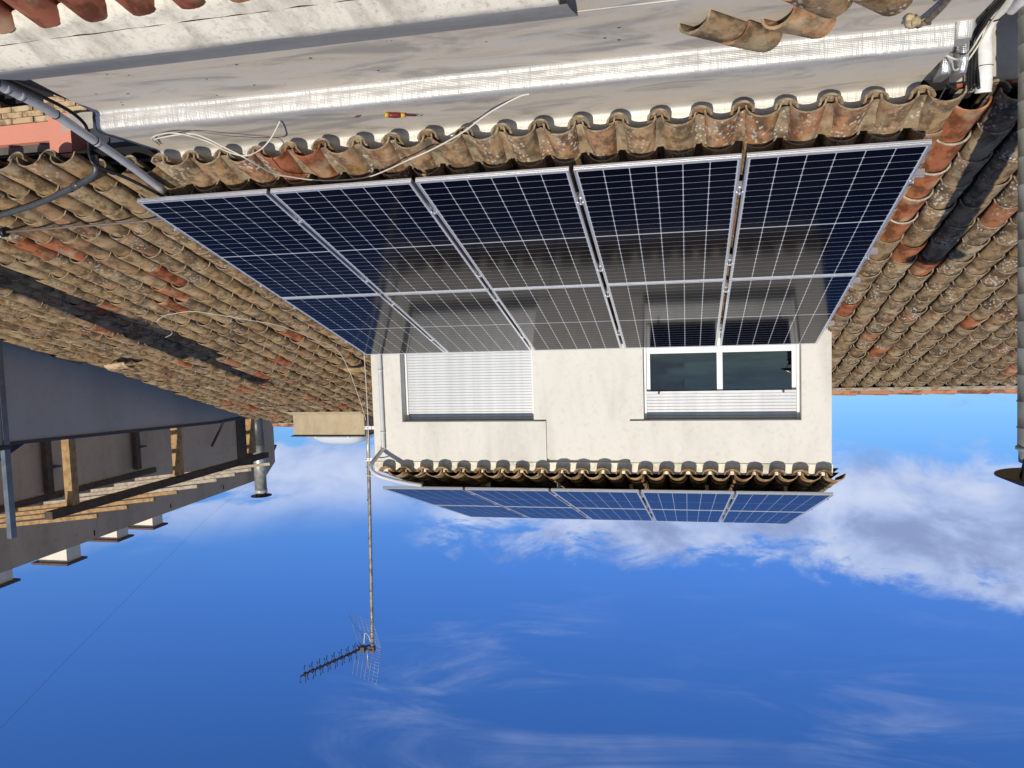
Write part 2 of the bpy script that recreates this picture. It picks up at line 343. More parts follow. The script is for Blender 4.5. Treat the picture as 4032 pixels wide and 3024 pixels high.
# ------------------------------------------------------------------ geometry helpers
class MB:
    def __init__(s): s.v = []; s.f = []; s.mi = []; s.sm = []
    def face(s, idx, m=0, smooth=False): s.f.append(tuple(idx)); s.mi.append(m); s.sm.append(smooth)
    def box(s, a, b, m=0, mat=None):
        x0, y0, z0 = a; x1, y1, z1 = b; k = len(s.v)
        P = [(x0,y0,z0),(x1,y0,z0),(x1,y1,z0),(x0,y1,z0),(x0,y0,z1),(x1,y0,z1),(x1,y1,z1),(x0,y1,z1)]
        if mat is not None: P = [tuple(mat @ Vector(p)) for p in P]
        s.v += P
        for q in ((0,3,2,1),(4,5,6,7),(0,1,5,4),(1,2,6,5),(2,3,7,6),(3,0,4,7)): s.face([k+i for i in q], m)
        return s
    def quad(s, a, b, c, d, m=0):
        k = len(s.v); s.v += [tuple(a), tuple(b), tuple(c), tuple(d)]; s.face((k, k+1, k+2, k+3), m); return s
    def prism(s, poly, axis, lo, hi, m=0):
        # poly in the two other axes, extruded along axis
        k = len(s.v); n = len(poly)
        def mk(p, t):
            if axis == 0: return (t, p[0], p[1])
            if axis == 1: return (p[0], t, p[1])
            return (p[0], p[1], t)
        s.v += [mk(p, lo) for p in poly] + [mk(p, hi) for p in poly]
        s.face(range(k, k+n), m); s.face(range(k+2*n-1, k+n-1, -1), m)
        for i in range(n):
            j = (i+1) % n; s.face((k+i, k+n+i, k+n+j, k+j), m)
        return s
    def tube(s, pts, r, n=8, m=0, caps=True, closed=False):
        pts = [Vector(p) for p in pts]; rs = r if isinstance(r, (list, tuple)) else [r]*len(pts)
        k0 = len(s.v); prev = None
        for i, p in enumerate(pts):
            if closed: d = pts[(i+1) % len(pts)] - pts[i-1]
            else: d = pts[min(i+1, len(pts)-1)] - pts[max(i-1, 0)]
            d.normalize()
            if prev is None:
                a = d.cross(Vector((0, 0, 1)))
                if a.length < 0.1: a = d.cross(Vector((1, 0, 0)))
            else: a = prev - d*prev.dot(d)
            a.normalize(); prev = a; b = d.cross(a)
            for j in range(n):
                t = 2*pi*j/n; s.v.append(tuple(p + (a*cos(t) + b*sin(t))*rs[i]))
        L = len(pts)
        for i in range(L if closed else L-1):
            i2 = (i+1) % L
            for j in range(n):
                j2 = (j+1) % n
                s.face((k0+i*n+j, k0+i*n+j2, k0+i2*n+j2, k0+i2*n+j), m, True)
        if caps and not closed:
            s.face([k0+j for j in range(n-1, -1, -1)], m); s.face([k0+(L-1)*n+j for j in range(n)], m)
        return s
    def lathe(s, prof, n=24, m=0, center=(0, 0, 0), smooth=True):
        k = len(s.v); cx, cy, cz = center
        for r, z in prof:
            for j in range(n):
                t = 2*pi*j/n; s.v.append((cx+r*cos(t), cy+r*sin(t), cz+z))
        for i in range(len(prof)-1):
            for j in range(n):
                j2 = (j+1) % n; s.face((k+i*n+j, k+i*n+j2, k+(i+1)*n+j2, k+(i+1)*n+j), m, smooth)
        s.face([k+j for j in range(n-1, -1, -1)], m); s.face([k+(len(prof)-1)*n+j for j in range(n)], m)
        return s
    def merge(s, o, mat, m=None):
        k = len(s.v); s.v += [tuple(mat @ Vector(p)) for p in o.v]
        for f, mi, sm in zip(o.f, o.mi, o.sm): s.face([k+i for i in f], mi if m is None else m, sm)
        return s
    def mesh(s, name, mats):
        me = bpy.data.meshes.new(name); me.from_pydata(s.v, [], s.f)
        for mm in (mats if isinstance(mats, (list, tuple)) else [mats]): me.materials.append(mm)
        me.polygons.foreach_set('material_index', s.mi); me.polygons.foreach_set('use_smooth', s.sm)
        me.update(); return me
    def build(s, name, mats, parent=None): return link(name, s.mesh(name, mats), parent)
def link(name, me, parent=None, mat=None):
    o = bpy.data.objects.new(name, me); COL.objects.link(o)
    if parent is not None: o.parent = parent
    if mat is not None: o.matrix_local = mat
    return o
def tag(o, label=None, cat=None, group=None, kind=None):
    if label: o['label'] = label
    if cat: o['category'] = cat
    if group: o['group'] = group
    if kind: o['kind'] = kind
    return o
def thing(name, label, cat, loc=(0, 0, 0), group=None, mat=None):
    o = bpy.data.objects.new(name, None); COL.objects.link(o); o.empty_display_size = 0.2
    if mat is not None: o.matrix_world = mat
    else: o.location = loc
    return tag(o, label, cat, group)
def smooth_path(pts, sub=6):
    P = [Vector(p) for p in pts]; out = []
    for i in range(len(P)-1):
        a, b, c, d = P[max(i-1, 0)], P[i], P[i+1], P[min(i+2, len(P)-1)]
        for k in range(sub):
            t = k/sub
            out.append(0.5*((2*b) + (c-a)*t + (2*a-5*b+4*c-d)*t*t + (3*b-a-3*c+d)*t*t*t))
    out.append(P[-1]); return out
def nz(p, s=1.0): return mnoise.noise(Vector(p)*s)

# ------------------------------------------------------------------ roof frame
T = 0.3041; CT, ST = cos(T), sin(T)
def RP(X, s, off, t=T, O=(0, 0, 0)):      # point on the main slope: X across, s up the slope, off above
    return Vector((O[0]+X, O[1]+s*cos(t)-off*sin(t), O[2]+s*sin(t)+off*cos(t)))
def s_of_Y(Y, off): return (Y + off*ST)/CT

# barrel tile: lower end at y=0, base edges at z=0
def cover_mb(seed, na=8, wl=0.106, wu=0.091, h=0.088, L=0.50, th=0.011, rings=2, rag=0.006):
    r = random.Random(seed); b = MB(); prof = []
    for i in range(rings+1):
        t = i/rings; y = L*t; w_ = wl+(wu-wl)*t; hh = h*(1.0-0.06*t)
        ring = []
        for o in (0, 1):
            row = []
            for j in range(na+1):
                a = pi*j/na
                ww = w_ - th*o; h2 = hh - th*o
                yy = y + (r.uniform(-rag, rag) if i == 0 and o == 0 else 0)
                row.append((ww*cos(a)*(1+r.uniform(-.012, .012)), yy, max(h2, .001)*(sin(a)**0.92)+r.uniform(-.0015, .0015)))
            ring.append(row)
        prof.append(ring)
    idx = []
    for ring in prof:
        rows = []
        for row in ring:
            k = len(b.v); b.v += row; rows.append(k)
        idx.append(rows)
    for i in range(rings):
        for j in range(na):
            o0, o1 = idx[i][0], idx[i+1][0]; i0, i1 = idx[i][1], idx[i+1][1]
            b.face((o0+j, o0+j+1, o1+j+1, o1+j), 0, True); b.face((i0+j+1, i0+j, i1+j, i1+j+1), 0, True)
    for e in (0, rings):
        o0, i0 = idx[e]
        k = len(b.v)
        b.v += prof[e][0] + prof[e][1]
        for j in range(na):
            q = (k+j, k+na+1+j, k+na+1+j+1, k+j+1)
            b.face(q if e == 0 else q[::-1], 1 if e == 0 else 0)
    for j in (0, na):
        for i in range(rings):
            b.face((idx[i][0]+j, idx[i+1][0]+j, idx[i+1][1]+j, idx[i][1]+j) if j == 0 else (idx[i][1]+j, idx[i+1][1]+j, idx[i+1][0]+j, idx[i][0]+j))
    return b
def pan_mb(seed, na=7, wl=0.068, wu=0.088, h=0.062, L=0.50, th=0.013, rings=1):
    c = cover_mb(seed, na, wl, wu, h, L, th, rings, 0.004)
    b = MB(); b.v = [(-x, y, -z) for x, y, z in c.v]; b.f = c.f; b.mi = c.mi; b.sm = c.sm
    return b
COVERS = [cover_mb(i, 9, rings=2) for i in range(6)]
COVERS_LO = [cover_mb(40+i, 7, rings=1) for i in range(4)]
PANS = [pan_mb(20+i) for i in range(4)]
PANS_W = [pan_mb(60+i, 8, 0.088, 0.10, 0.058) for i in range(4)]
OFF_BASE = -0.228
def tile_mat(X, s, base_off, t=T, O=(0, 0, 0), tilt=0.037, jit=1.0, flip=False, rng=RNG):
    x = X + rng.uniform(-.007, .007)*jit
    p = RP(x, s + rng.uniform(-.014, .014)*jit, base_off + rng.uniform(-.004, .004)*jit, t, O)
    R = Matrix.Rotation(t - tilt + rng.uniform(-.014, .014)*jit, 4, 'X') @ Matrix.Rotation(rng.uniform(-.022, .022)*jit, 4, 'Z') @ Matrix.Rotation(rng.uniform(-.05, .05)*jit, 4, 'Y')
    return Matrix.Translation(p) @ R
_mesh_cache = {}
def tile_mesh(kind, i, m):
    key = (kind, i, m.name)
    if key not in _mesh_cache:
        src = {'c': COVERS, 'l': COVERS_LO, 'p': PANS, 'w': PANS_W}[kind][i]
        _mesh_cache[key] = src.mesh(kind+'_tile', [m, m if m in (M_ORANGE, M_DUSTY, M_TD) else M_RIM])
    return _mesh_cache[key]
def in_view(p, mx=0.35):
    d = p - CAM; z = d.dot(fw)
    if z < 0.3: return False
    a, c = d.dot(rt)/z*FPX/2016, d.dot(up)/z*FPX/1512
    return abs(a) < 1+mx and abs(c) < 1+mx
def lay_tiles(owner, specs, limit, mat_one, mat_many, far_name, pick_orange=0.0, kind='c', name='cover_tile', orange=None):
    """specs: list of (X, s, matrix, orange). Nearest ones become single parts, the rest one joined part."""
    specs.sort(key=lambda q: (q[2].translation - CAM).length)
    rest = MB(); rest_o = MB()
    n_src = {'c': 6, 'p': 4, 'w': 4}[kind]
    for i, (X, s, mt, org) in enumerate(specs):
        if i < limit:
            m = (orange or M_ORANGE) if org else mat_one
            link(name, tile_mesh(kind, RNG.randrange(n_src), m), owner, mt)
        else:
            src = RNG.choice({'c': COVERS_LO, 'p': PANS, 'w': PANS_W}[kind])
            src_i = len(rest.mi); rest.merge(src, mt)
            for q in range(src_i, len(rest.mi)): rest.mi[q] = (1 if org else 0) if rest.mi[q] == 0 else 2
    if rest.v:
        o = rest.build(far_name, [mat_many, M_ORANGE, M_RIM], owner); o['kind'] = 'stuff'

# ------------------------------------------------------------------ ground far below (the street level around the houses)
g = MB().quad((-900, -900, -6.6), (900, -900, -6.6), (900, 900, -6.6), (-900, 900, -6.6)).build('ground', flat('ground_asphalt', (0.06, 0.06, 0.058), 0.9, var=0.4, scale=0.3))
tag(g, kind='structure')

# ------------------------------------------------------------------ terrace floor and silver step
PITCH_X = 0.2455
XL, XR = -0.02, 5.13
def sheet_grid(name, x0, x1, nx, prof, mat, amp, seed, smooth=True, parent=None, thick_to=None):
    """profile of (y,z) swept along X with small waves; solid down to thick_to"""
    b = MB(); npf = len(prof)
    for i in range(nx+1):
        x = x0+(x1-x0)*i/nx
        for j, (y, z) in enumerate(prof):
            a = amp*nz((x*3.1+seed, j*1.7, 0)) + amp*0.6*nz((x*11.0+seed, j*2.3, 3))
            b.v.append((x, y+a*(0.6 if 0 < j < npf-1 else 0), z+a*(0.8 if 0 < j < npf-1 else 0)))
    for i in range(nx):
        for j in range(npf-1):
            k = i*npf+j; b.face((k, k+npf, k+npf+1, k+1), 0, smooth)
    return b.build(name, mat, parent)
floor = MB()
floor.prism([(XL, -1.30), (4.97, -1.30), (5.13, -0.60), (XL, -0.60)], 2, -1.2, -0.48)
fl = floor.build('terrace_floor', M_FLOOR); tag(fl, kind='structure')
fl2 = MB().box((-2.6, -2.6, -1.2), (1.93, -1.255, -0.484)).build('terrace_floor_front', M_FLOOR); tag(fl2, kind='structure')
# step: ledge with a rounded front
step = thing('membrane_step', 'low step wrapped in shiny silver membrane running below the tiled eave', 'step', (0, 0, 0))
prof = [(-0.624, -0.4795), (-0.606, -0.470), (-0.602, -0.455), (-0.606, -0.440), (-0.601, -0.425), (-0.603, -0.410), (-0.600, -0.392), (-0.597, -0.378), (-0.588, -0.366), (-0.570, -0.3585), (-0.535, -0.3545)]
sheet_grid('step_face', 0.07, 5.11, 260, prof, M_STEP, 0.008, 2.0, parent=step)
prof = [(-0.5352, -0.3547), (-0.47, -0.357), (-0.36, -0.358), (-0.24, -0.357), (-0.12, -0.356), (-0.06, -0.355)]
sheet_grid('ledge_top', 0.07, 5.11, 120, prof, M_FLOOR, 0.004, 9.0, parent=step)
MB().box((0.075, -0.575, -1.2), (5.105, 0.10, -0.375)).build('step_core', M_DARK, step)
MB().prism([(-0.598, -0.47), (-0.58, -0.37), (-0.54, -0.358), (-0.2, -0.36), (-0.2, -0.8), (-0.598, -0.8)], 0, 5.112, 5.128).build('end_cap', M_BLACK, step)
prof = [(-0.062, -0.3555), (-0.030, -0.348), (-0.012, -0.330), (-0.006, -0.300), (-0.002, -0.262), (0.02, -0.235)]
sheet_grid('upstand', 0.07, 5.09, 160, prof, M_UPST, 0.003, 5.0, parent=step)

# ------------------------------------------------------------------ the house: main slope under the panels
house = thing('house', 'cream dormered house with a tiled eave above the silver step', 'house', (0, 0, 0))
# roof deck under the tiles
d = MB()
a0, a1 = RP(-0.08, -0.09, -0.33), RP(5.10, -0.09, -0.33); b0, b1 = RP(-0.08, 4.5, -0.33), RP(5.10, 4.5, -0.33)
d.quad(a0, a1, b1, b0); d.quad(a0 - Vector((0, 0, .03)), a1 - Vector((0, 0, .03)), a1, a0)
d.build('roof_deck', M_DARK, house)
MB().box((0.04, 0.03, -1.1), (5.08, 0.3, -0.262)).build('eave_wall', M_MORTAR, house)
specs = []; pans = []
for k in range(20):
    X = 0.211 + PITCH_X*k
    for j in range(13):
        s = -0.205 + 0.36*j
        specs.append((X, s, tile_mat(X, s, OFF_BASE), k in (15, 16) and j == 0))
X = -0.04
for j in range(13): specs.append((X, -0.205+0.36*j, tile_mat(X, -0.205+0.36*j, OFF_BASE), False))
for k in range(21):
    X = 0.211 - PITCH_X/2 + PITCH_X*k
    for j in range(13):
        s = -0.212 + 0.36*j
        pans.append((X, s, tile_mat(X, s, -0.194, tilt=0.03, jit=0.6), False))
lay_tiles(house, specs, 90, M_TE, M_TES, 'roof_tiles')
lay_tiles(house, pans, 42, M_PAN, M_PANS, 'roof_pans', kind='p', name='pan_tile')
# mortar bedding that fills the channels between the covers at the eave
for k in range(21):
    X = 0.211 - PITCH_X/2 + PITCH_X*k
    b = MB(); rr = random.Random(k)
    n0 = 6
    for i in range(2):
        s_ = -0.19 + 0.33*i
        for j in range(n0):
            x = X - 0.056 + 0.112*j/(n0-1)
            b.v.append(tuple(RP(x, s_ + rr.uniform(-.008, .008), -0.214 + 0.022*abs(j-2.5)/2.5 + 0.006*i + rr.uniform(-.004, .004))))
    for j in range(n0-1): b.face((j, j+1, n0+j+1, n0+j), 0, True)
    b.build('mortar_bed', M_PAN, house)

# dormer
YW = 4.15
DX0, DX1 = -0.163, 5.274
def wall_cells(b, xs, zs, y0, y1, holes):
    for i in range(len(xs)-1):
        for j in range(len(zs)-1):
            if (i, j) in holes: continue
            b.box((xs[i], y0, zs[j]), (xs[i+1], y1, zs[j+1]))
WL = (3.22, 4.89); WR = (0.155, 1.905)           # window openings in X
ZS, ZL, ZT = 1.19, 2.135, 2.645
b = MB()
b.box((DX0, YW, 0.9), (WR[0], YW+0.25, ZT)); b.box((WL[1], YW, 0.9), (DX1, YW+0.25, ZT))
b.box((WR[0], YW, 0.9), (WR[1], YW+0.25, ZS)); b.box((WL[0], YW, 0.9), (WL[1], YW+0.25, ZS))
b.box((WR[0], YW, ZL), (2.07, YW+0.25, ZT)); b.box((3.07, YW, ZL), (WL[1], YW+0.25, ZT))
b.box((WR[1], YW+0.035, 0.9), (WL[0], YW+0.25, ZL)); b.box((2.07, YW+0.035, ZL), (3.07, YW+0.25, ZT-0.003))
b.build('dormer_wall', M_WALL, house)
MB().box((DX0, YW+0.253, 0.9), (DX0+0.2, 8.3, ZT)).box((DX1-0.2, YW+0.253, 0.9), (DX1, 8.3, ZT)).build('dormer_side_wall', M_WALL, house)
MB().box((DX0, 8.3, 0.9), (DX1, 8.5, ZT+1.2)).build('dormer_back_wall', M_WALL, house)

def window(wx, closed_to, pitch, name='window', glazed=True):
    """aluminium sliding window with an outside roller shutter let down to closed_to"""
    win = bpy.data.objects.new(name, None); COL.objects.link(win); win.parent = house
    x0, x1 = wx
    ys = YW+0.175
    # shutter guides
    for gx in (x0+0.002, x1-0.032):
        MB().box((gx, ys-0.03, ZS), (gx+0.03, ys+0.02, ZL-0.002)).build('guide_rail', M_ALUW, win)
    z = ZL-0.004; sl = None; k = 0
    m = MB().prism([(ys-0.0065, 0.0008), (ys-0.010, 0.0045), (ys-0.010, pitch-0.0045), (ys-0.0065, pitch-0.0008), (ys+0.004, pitch-0.0008), (ys+0.004, 0.0008)], 0, x0+0.034, x1-0.034).mesh('shutter_slat', M_SHUT)
    while z - pitch > closed_to:
        z -= pitch; o = link('shutter_slat', m, win); o.location = (0, 0, z)
    MB().box((x0+0.034, ys-0.014, z-0.03), (x1-0.034, ys+0.006, z-0.001)).build('bottom_rail', M_SHUT, win)
    for f in (0.10, 0.90):
        xx = x0+(x1-x0)*f
        MB().tube([(xx, ys-0.016, z-0.012), (xx, ys-0.05, z-0.014)], 0.012, 8).build('stop_knob', M_RUST, win)
    # frame and panes
    yf = ys+0.03
    MB().box((x0+0.01, yf, ZS), (x0+0.075, yf+0.05, ZL)).box((x1-0.075, yf, ZS), (x1-0.01, yf+0.05, ZL)).box((x0+0.075, yf, ZS), (x1-0.075, yf+0.05, ZS+0.17)).box((x0+0.075, yf, ZL-0.06), (x1-0.075, yf+0.05, ZL)).build('frame', M_ALUW, win)
    xm = (x0+x1)/2
    MB().box((xm-0.032, yf-0.012, ZS+0.10), (xm+0.032, yf+0.04, ZL-0.06)).build('meeting_stile', M_ALUW, win)
    MB().box((x0+0.072, yf+0.018, ZS+0.165), (xm-0.03, yf+0.024, ZL-0.058)).build('pane', M_GLASS, win)
    MB().box((xm+0.03, yf+0.026, ZS+0.165), (x1-0.072, yf+0.032, ZL-0.058)).build('pane', M_GLASS, win)
    MB().box((x0+0.02, yf+0.30, ZS), (x1-0.02, yf+0.32, ZL)).build('dark_room_backing', M_ROOM, win)  # near-black sheet; its colour stands for the unlit room behind the panes
    MB().box((x0, YW+0.005, ZS-0.03), (x1, yf, ZS+0.004)).build('sill', M_WALL, win)
    return win
window(WR, 1.815, 0.0370)
window(WL, 1.235, 0.0345)

# dormer roof
T2 = 0.3256
DO = (0, 4.005, 2.782)                     # eave crest reference of the dormer slope
C0 = -0.080
d = MB()
for off, sgn in ((-0.10, 1), (-0.15, -1)):
    q = [RP(DX0-0.08, 0.12, off, T2, DO), RP(DX1+0.03, 0.12, off, T2, DO), RP(DX1+0.03, 4.75, off, T2, DO), RP(DX0-0.08, 4.75, off, T2, DO)]
    d.quad(*(q if sgn > 0 else q[::-1]))
d.build('dormer_roof_deck', M_DARK, house)
MB().box((DX0-0.01, YW-0.012, ZT-0.012), (DX1+0.005, YW+0.2, ZT+0.115)).build('eave_bed', M_LIME, house)
specs = []; pans = []
for k in range(22):
    X = 1.90 - PITCH_X*8 - PITCH_X/2 + PITCH_X*k
    for j in range(14): specs.append((X, 0.03+0.36*j, tile_mat(X, 0.03+0.36*j, C0, T2, DO, jit=0.6), False))
for k in range(23):
    X = 1.90 - PITCH_X*9 + PITCH_X*k
    if X < DX0-0.06 or X > DX1+0.07: continue
    for j in range(14): pans.append((X, 0.0+0.36*j, tile_mat(X, -0.02+0.36*j, C0+0.030, T2, DO, tilt=0.03, jit=0.6), False))
lay_tiles(house, specs, 44, M_TD, M_TES, 'dormer_roof_tiles', name='dormer_cover_tile')
lay_tiles(house, pans, 44, M_TD, M_PANS, 'dormer_roof_pans', kind='w', name='dormer_pan_tile')

# ------------------------------------------------------------------ left neighbour: old tiled slope up to its ridge
lhouse = thing('neighbor_house', 'old lichen covered tiled house with one row of new orange tiles beside the ringed flue', 'house', (0, 0, 0))
YRL = 7.14
srl = s_of_Y(YRL, -0.15)
d = MB(); d.quad(RP(-4.2, -0.05, -0.325), RP(-0.085, -0.05, -0.325), RP(-0.085, srl+.05, -0.325), RP(-4.2, srl+.05, -0.325)); d.build('roof_deck', M_DARK, lhouse)
specs = []; pans = []
for k in range(16):
    X = -0.195 - 0.2300*k
    if k == 0:
        for j in range(20):
            s = -0.12 + 0.385*j
            specs.append((X, s, tile_mat(X, s, OFF_BASE+0.016, jit=0.5), j < 5 or j in (9, 17)))
        continue
    s = -0.14 + RNG.uniform(-.02, .02)
    while s < srl-0.05:
        mt = tile_mat(X, s, OFF_BASE)
        org = (k == 1 and (3.1/12*j if False else (0.95 < s < 1.2 or 1.75 < s < 2.0))) or (k == 2 and 2.2 < s < 2.5) or RNG.random() < 0.035
        if in_view(mt.translation): specs.append((X, s, mt, bool(org)))
        s += 0.352
for k in range(16):
    X = -0.195 - 0.2300*(k+0.5); s = -0.17
    while s < srl-0.05:
        mt = tile_mat(X, s, -0.212, tilt=0.03, jit=0.5)
        if in_view(mt.translation): pans.append((X, s, mt, False))
        s += 0.352
lay_tiles(lhouse, specs, 300, M_TL, M_TLS, 'roof_tiles')
lay_tiles(lhouse, pans, 40, M_CHAN, M_CHANS, 'roof_pans', kind='p', name='pan_tile')
# mortar joints visible at the new orange row
for j in range(4):
    s = -0.12+0.385*(j+1)
    b = MB(); pts = []
    for q in range(9):
        a = pi*q/8; pts.append(RP(-0.195+0.105*cos(a), s-0.012, OFF_BASE+0.02+0.083*sin(a)))
    b.tube(pts, 0.008, 6).build('mortar_joint', M_MORTAR, lhouse)
# ridge
zr = RP(0, srl, -0.15).z
d = MB().quad(RP(-4.2, srl-0.20, -0.155), RP(-0.17, srl-0.20, -0.155), RP(-0.17, srl+0.03, -0.135), RP(-4.2, srl+0.03, -0.135)); d.build('ridge_mortar', M_MORTAR, lhouse)
rm = cover_mb(99, 8, 0.115, 0.095, 0.085, 0.50).mesh('ridge_tile', [M_RIDGE, M_RIDGE])
for k in range(10):
    o = link('ridge_tile', rm, lhouse, Matrix.Translation((-4.1+0.44*k, YRL+0.06, zr-0.012)) @ Matrix.Rotation(-pi/2+RNG.uniform(-.02, .02), 4, 'Z') @ Matrix.Rotation(-0.02, 4, 'X'))
MB().box((-4.2, YRL+0.1, 0.5), (-0.2, YRL+0.3, zr-0.05)).build('back_wall', M_GREYW, lhouse)
MB().box((-4.2, -0.03, -6.6), (-0.115, 0.15, -0.305)).build('front_wall', M_SHELF, lhouse)
MB().box((-4.0, -0.075, -0.312), (-0.105, -0.032, -0.292)).build('clay_course', M_ORANGE, lhouse)

# ------------------------------------------------------------------ right neighbour: wide weathered slope
rhouse = thing('neighbor_house', 'house with a wide weathered tan tiled slope next to the grey pergola building', 'house', (0, 0, 0))
YRR = 9.55; srr = s_of_Y(YRR, -0.15)
def XV(Y): return 10.20 - (Y-3.5)*0.064
d = MB(); d.quad(RP(5.14, -0.22, -0.325), RP(10.37, -0.22, -0.325), RP(9.8, srr+.05, -0.325), RP(5.14, srr+.05, -0.325)); d.build('roof_deck', M_DARK, rhouse)
specs = []; pans = []
ORANGE_R = [(6.42, 1.75), (6.66, 2.15), (7.05, 2.60), (7.75, 5.9), (6.1, 3.7), (7.3, 1.0), (6.9, 4.9), (8.6, 6.6), (5.95, 4.3)]
PXR = 0.262
for k in range(20):
    X = 5.14 + PXR*k
    s = -0.34 if X > 5.5 else -0.16
    s += RNG.uniform(-.02, .02)
    while s < srr-0.1:
        Y = s*CT
        if X < XV(Y)-0.02:
            mt = tile_mat(X, s, OFF_BASE, jit=1.25)
            org = any(abs(X-a) < .13 and abs(s-c) < .18 for a, c in ORANGE_R) or RNG.random() < 0.008
            p = mt.translation
            hid = p.y > 4.6 and p.x < 1.43+0.38*(p.y+5.09)-1.3
            if in_view(p, 0.25) and not hid: specs.append((X, s, mt, org))
        s += 0.405
    s = -0.36 if X > 5.5 else -0.18
    Xp = X + PXR/2
    while s < srr-0.1:
        mt = tile_mat(Xp, s, -0.215, tilt=0.03, jit=0.5); p = mt.translation
        hid = p.y > 4.6 and p.x < 1.43+0.38*(p.y+5.09)-1.3
        if Xp < XV(s*CT) and in_view(p, 0.2) and not hid: pans.append((Xp, s, mt, False))
        s += 0.405
lay_tiles(rhouse, specs, 300, M_TR, M_TRS, 'roof_tiles')
lay_tiles(rhouse, pans, 40, M_CHAN, M_CHANS, 'roof_pans', kind='p', name='pan_tile')
zr2 = RP(0, srr, -0.15).z
MB().quad(RP(5.2, srr-0.12, -0.155), RP(9.62, srr-0.12, -0.155), RP(9.62, srr+0.03, -0.135), RP(5.2, srr+0.03, -0.135)).build('ridge_mortar', M_MORTAR, rhouse)
for k in range(9):
    link('ridge_tile', rm, rhouse, Matrix.Translation((5.6+0.455*k, YRR+0.06, zr2-0.012)) @ Matrix.Rotation(-pi/2+RNG.uniform(-.02, .02), 4, 'Z') @ Matrix.Rotation(-0.02, 4, 'X'))
MB().box((5.3, YRR+0.1, 0.5), (9.7, YRR+0.3, zr2-0.05)).build('back_wall', M_GREYW, rhouse)
# stray tile pieces lying loose on this slope
# facade under its low eave: grey box, pink lintel, brick arch
MB().box((5.72, 0.12, -6.6), (10.3, 0.35, -0.33)).build('front_wall', M_PINK, rhouse)
MB().box((5.92, -0.06, -0.365), (9.0, 0.118, -0.318)).build('eave_board', M_PINK, rhouse)
MB().box((5.93, -0.02, -0.475), (9.0, 0.118, -0.42)).build('shutter_box', flat('grey_metal_box', (0.10, 0.098, 0.09), 0.5), rhouse)
MB().box((5.93, 0.0, -0.418), (9.0, 0.118, -0.367)).build('box_cover', flat('brown_metal_box', (0.075, 0.062, 0.05), 0.5), rhouse)
MB().box((5.93, -0.085, -0.615), (9.0, 0.119, -0.478)).build('lintel', M_PINK, rhouse)
MB().box((5.74, -0.10, -0.66), (5.925, 0.118, -0.34)).build('pier', M_PINK, rhouse)
aw = bpy.data.objects.new('brick_arch', None); COL.objects.link(aw); aw.parent = rhouse
MB().box((5.0, 0.04, -1.6), (9.0, 0.10, -0.62)).build('arch_void', M_DARK, aw)
bm_ = MB().box((-0.088, -0.06, -0.0185), (0.088, 0.06, 0.0185)).mesh('brick', M_BRICK)
def arch_z(x): return -0.745 - 0.16*((x-6.13)/0.55)**2
for row in range(12):
    z = -0.640 - 0.042*row
    x = 5.05 + (0.09 if row % 2 else 0)
    while x < 7.5:
        if z > arch_z(x) - (0.0 if 5.5 < x < 6.8 else 1.0):
            o = link('brick', bm_, aw, Matrix.Translation((x, -0.03 + RNG.uniform(-.006, .006), z)) @ Matrix.Rotation(RNG.uniform(-.03, .03), 4, 'Y'))
        x += 0.183
# ------------------------------------------------------------------ dark gap beside the terrace
gap = MB().box((5.14, 0.05, -1.4), (5.70, 0.10, -0.30)).build('gap_wall', M_SLATE); tag(gap, 'dark recess wall in the gap beside the end of the silver step', 'wall')
wrap = thing('membrane_flap', 'torn silver membrane flap over the dark hole beside the grey conduit', 'flap', (5.5, -0.1, -0.5))
sheet = MB()
for i in range(9):
    for j in range(6):
        x = 5.47+0.26*i/8; z = -0.62+0.12*j/5
        sheet.v.append((x-5.5, -0.10+0.02*nz((x*9, z*9, 1))+0.1-0.1, z+0.5+0.012*nz((x*14, z*6, 5))))
for i in range(8):
    for j in range(5): sheet.face((i*6+j, (i+1)*6+j, (i+1)*6+j+1, i*6+j+1), 0, True)
sheet.build('flap_sheet', M_UPST, wrap)

# ------------------------------------------------------------------ solar panels
PW, PL, GX = 1.038, 2.125, 0.030
def panel_meshes(L, rows, sheet_m, cell_m):
    fr = MB(); lip, dp = 0.012, 0.035
    for z0, z1, e in ((-dp, 0.0, lip),):
        fr.box((0, 0, -dp), (PW, lip, 0)); fr.box((0, L-lip, -dp), (PW, L, 0))
        fr.box((0, lip, -dp), (lip, L-lip, 0)); fr.box((PW-lip, lip, -dp), (PW, L-lip, 0))
    for zz in (-0.0125, -0.0235):                                  # ribs on the lower side face
        fr.box((0.001, -0.0022, zz-0.003), (PW-0.001, -0.0001, zz+0.003))
    sh = MB().box((lip+.0005, lip+.0005, -0.009), (PW-lip-.0005, L-lip-.0005, -0.0042))
    mx, my, mid = 0.020, 0.022, 0.016
    gx, gy = 0.0048, 0.0034
    cw = (PW-2*(lip+mx*0.55)-5*gx)/6
    ch = (L-2*(lip+my*0.6)-mid-(rows-2)*gy)/rows
    c = 0.007
    z = -0.0032
    cell = MB(); cell.v = [(c,0,z),(cw-c,0,z),(cw,c,z),(cw,ch-c,z),(cw-c,ch,z),(c,ch,z),(0,ch-c,z),(0,c,z)]
    cell.face(range(8))
    pos = []
    x0 = lip+mx*0.55; y0 = lip+my*0.6
    for r in range(rows):
        y = y0 + r*ch + (r - (1 if r >= rows//2 else 0))*gy + (mid if r >= rows//2 else 0)
        for q in range(6): pos.append((x0+q*(cw+gx), y))
    return fr, sh, cell, pos
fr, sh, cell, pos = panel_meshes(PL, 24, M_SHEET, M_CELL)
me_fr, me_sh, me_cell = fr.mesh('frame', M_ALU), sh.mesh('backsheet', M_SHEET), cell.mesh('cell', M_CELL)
NTH = ['first', 'second', 'third', 'fourth', 'last']
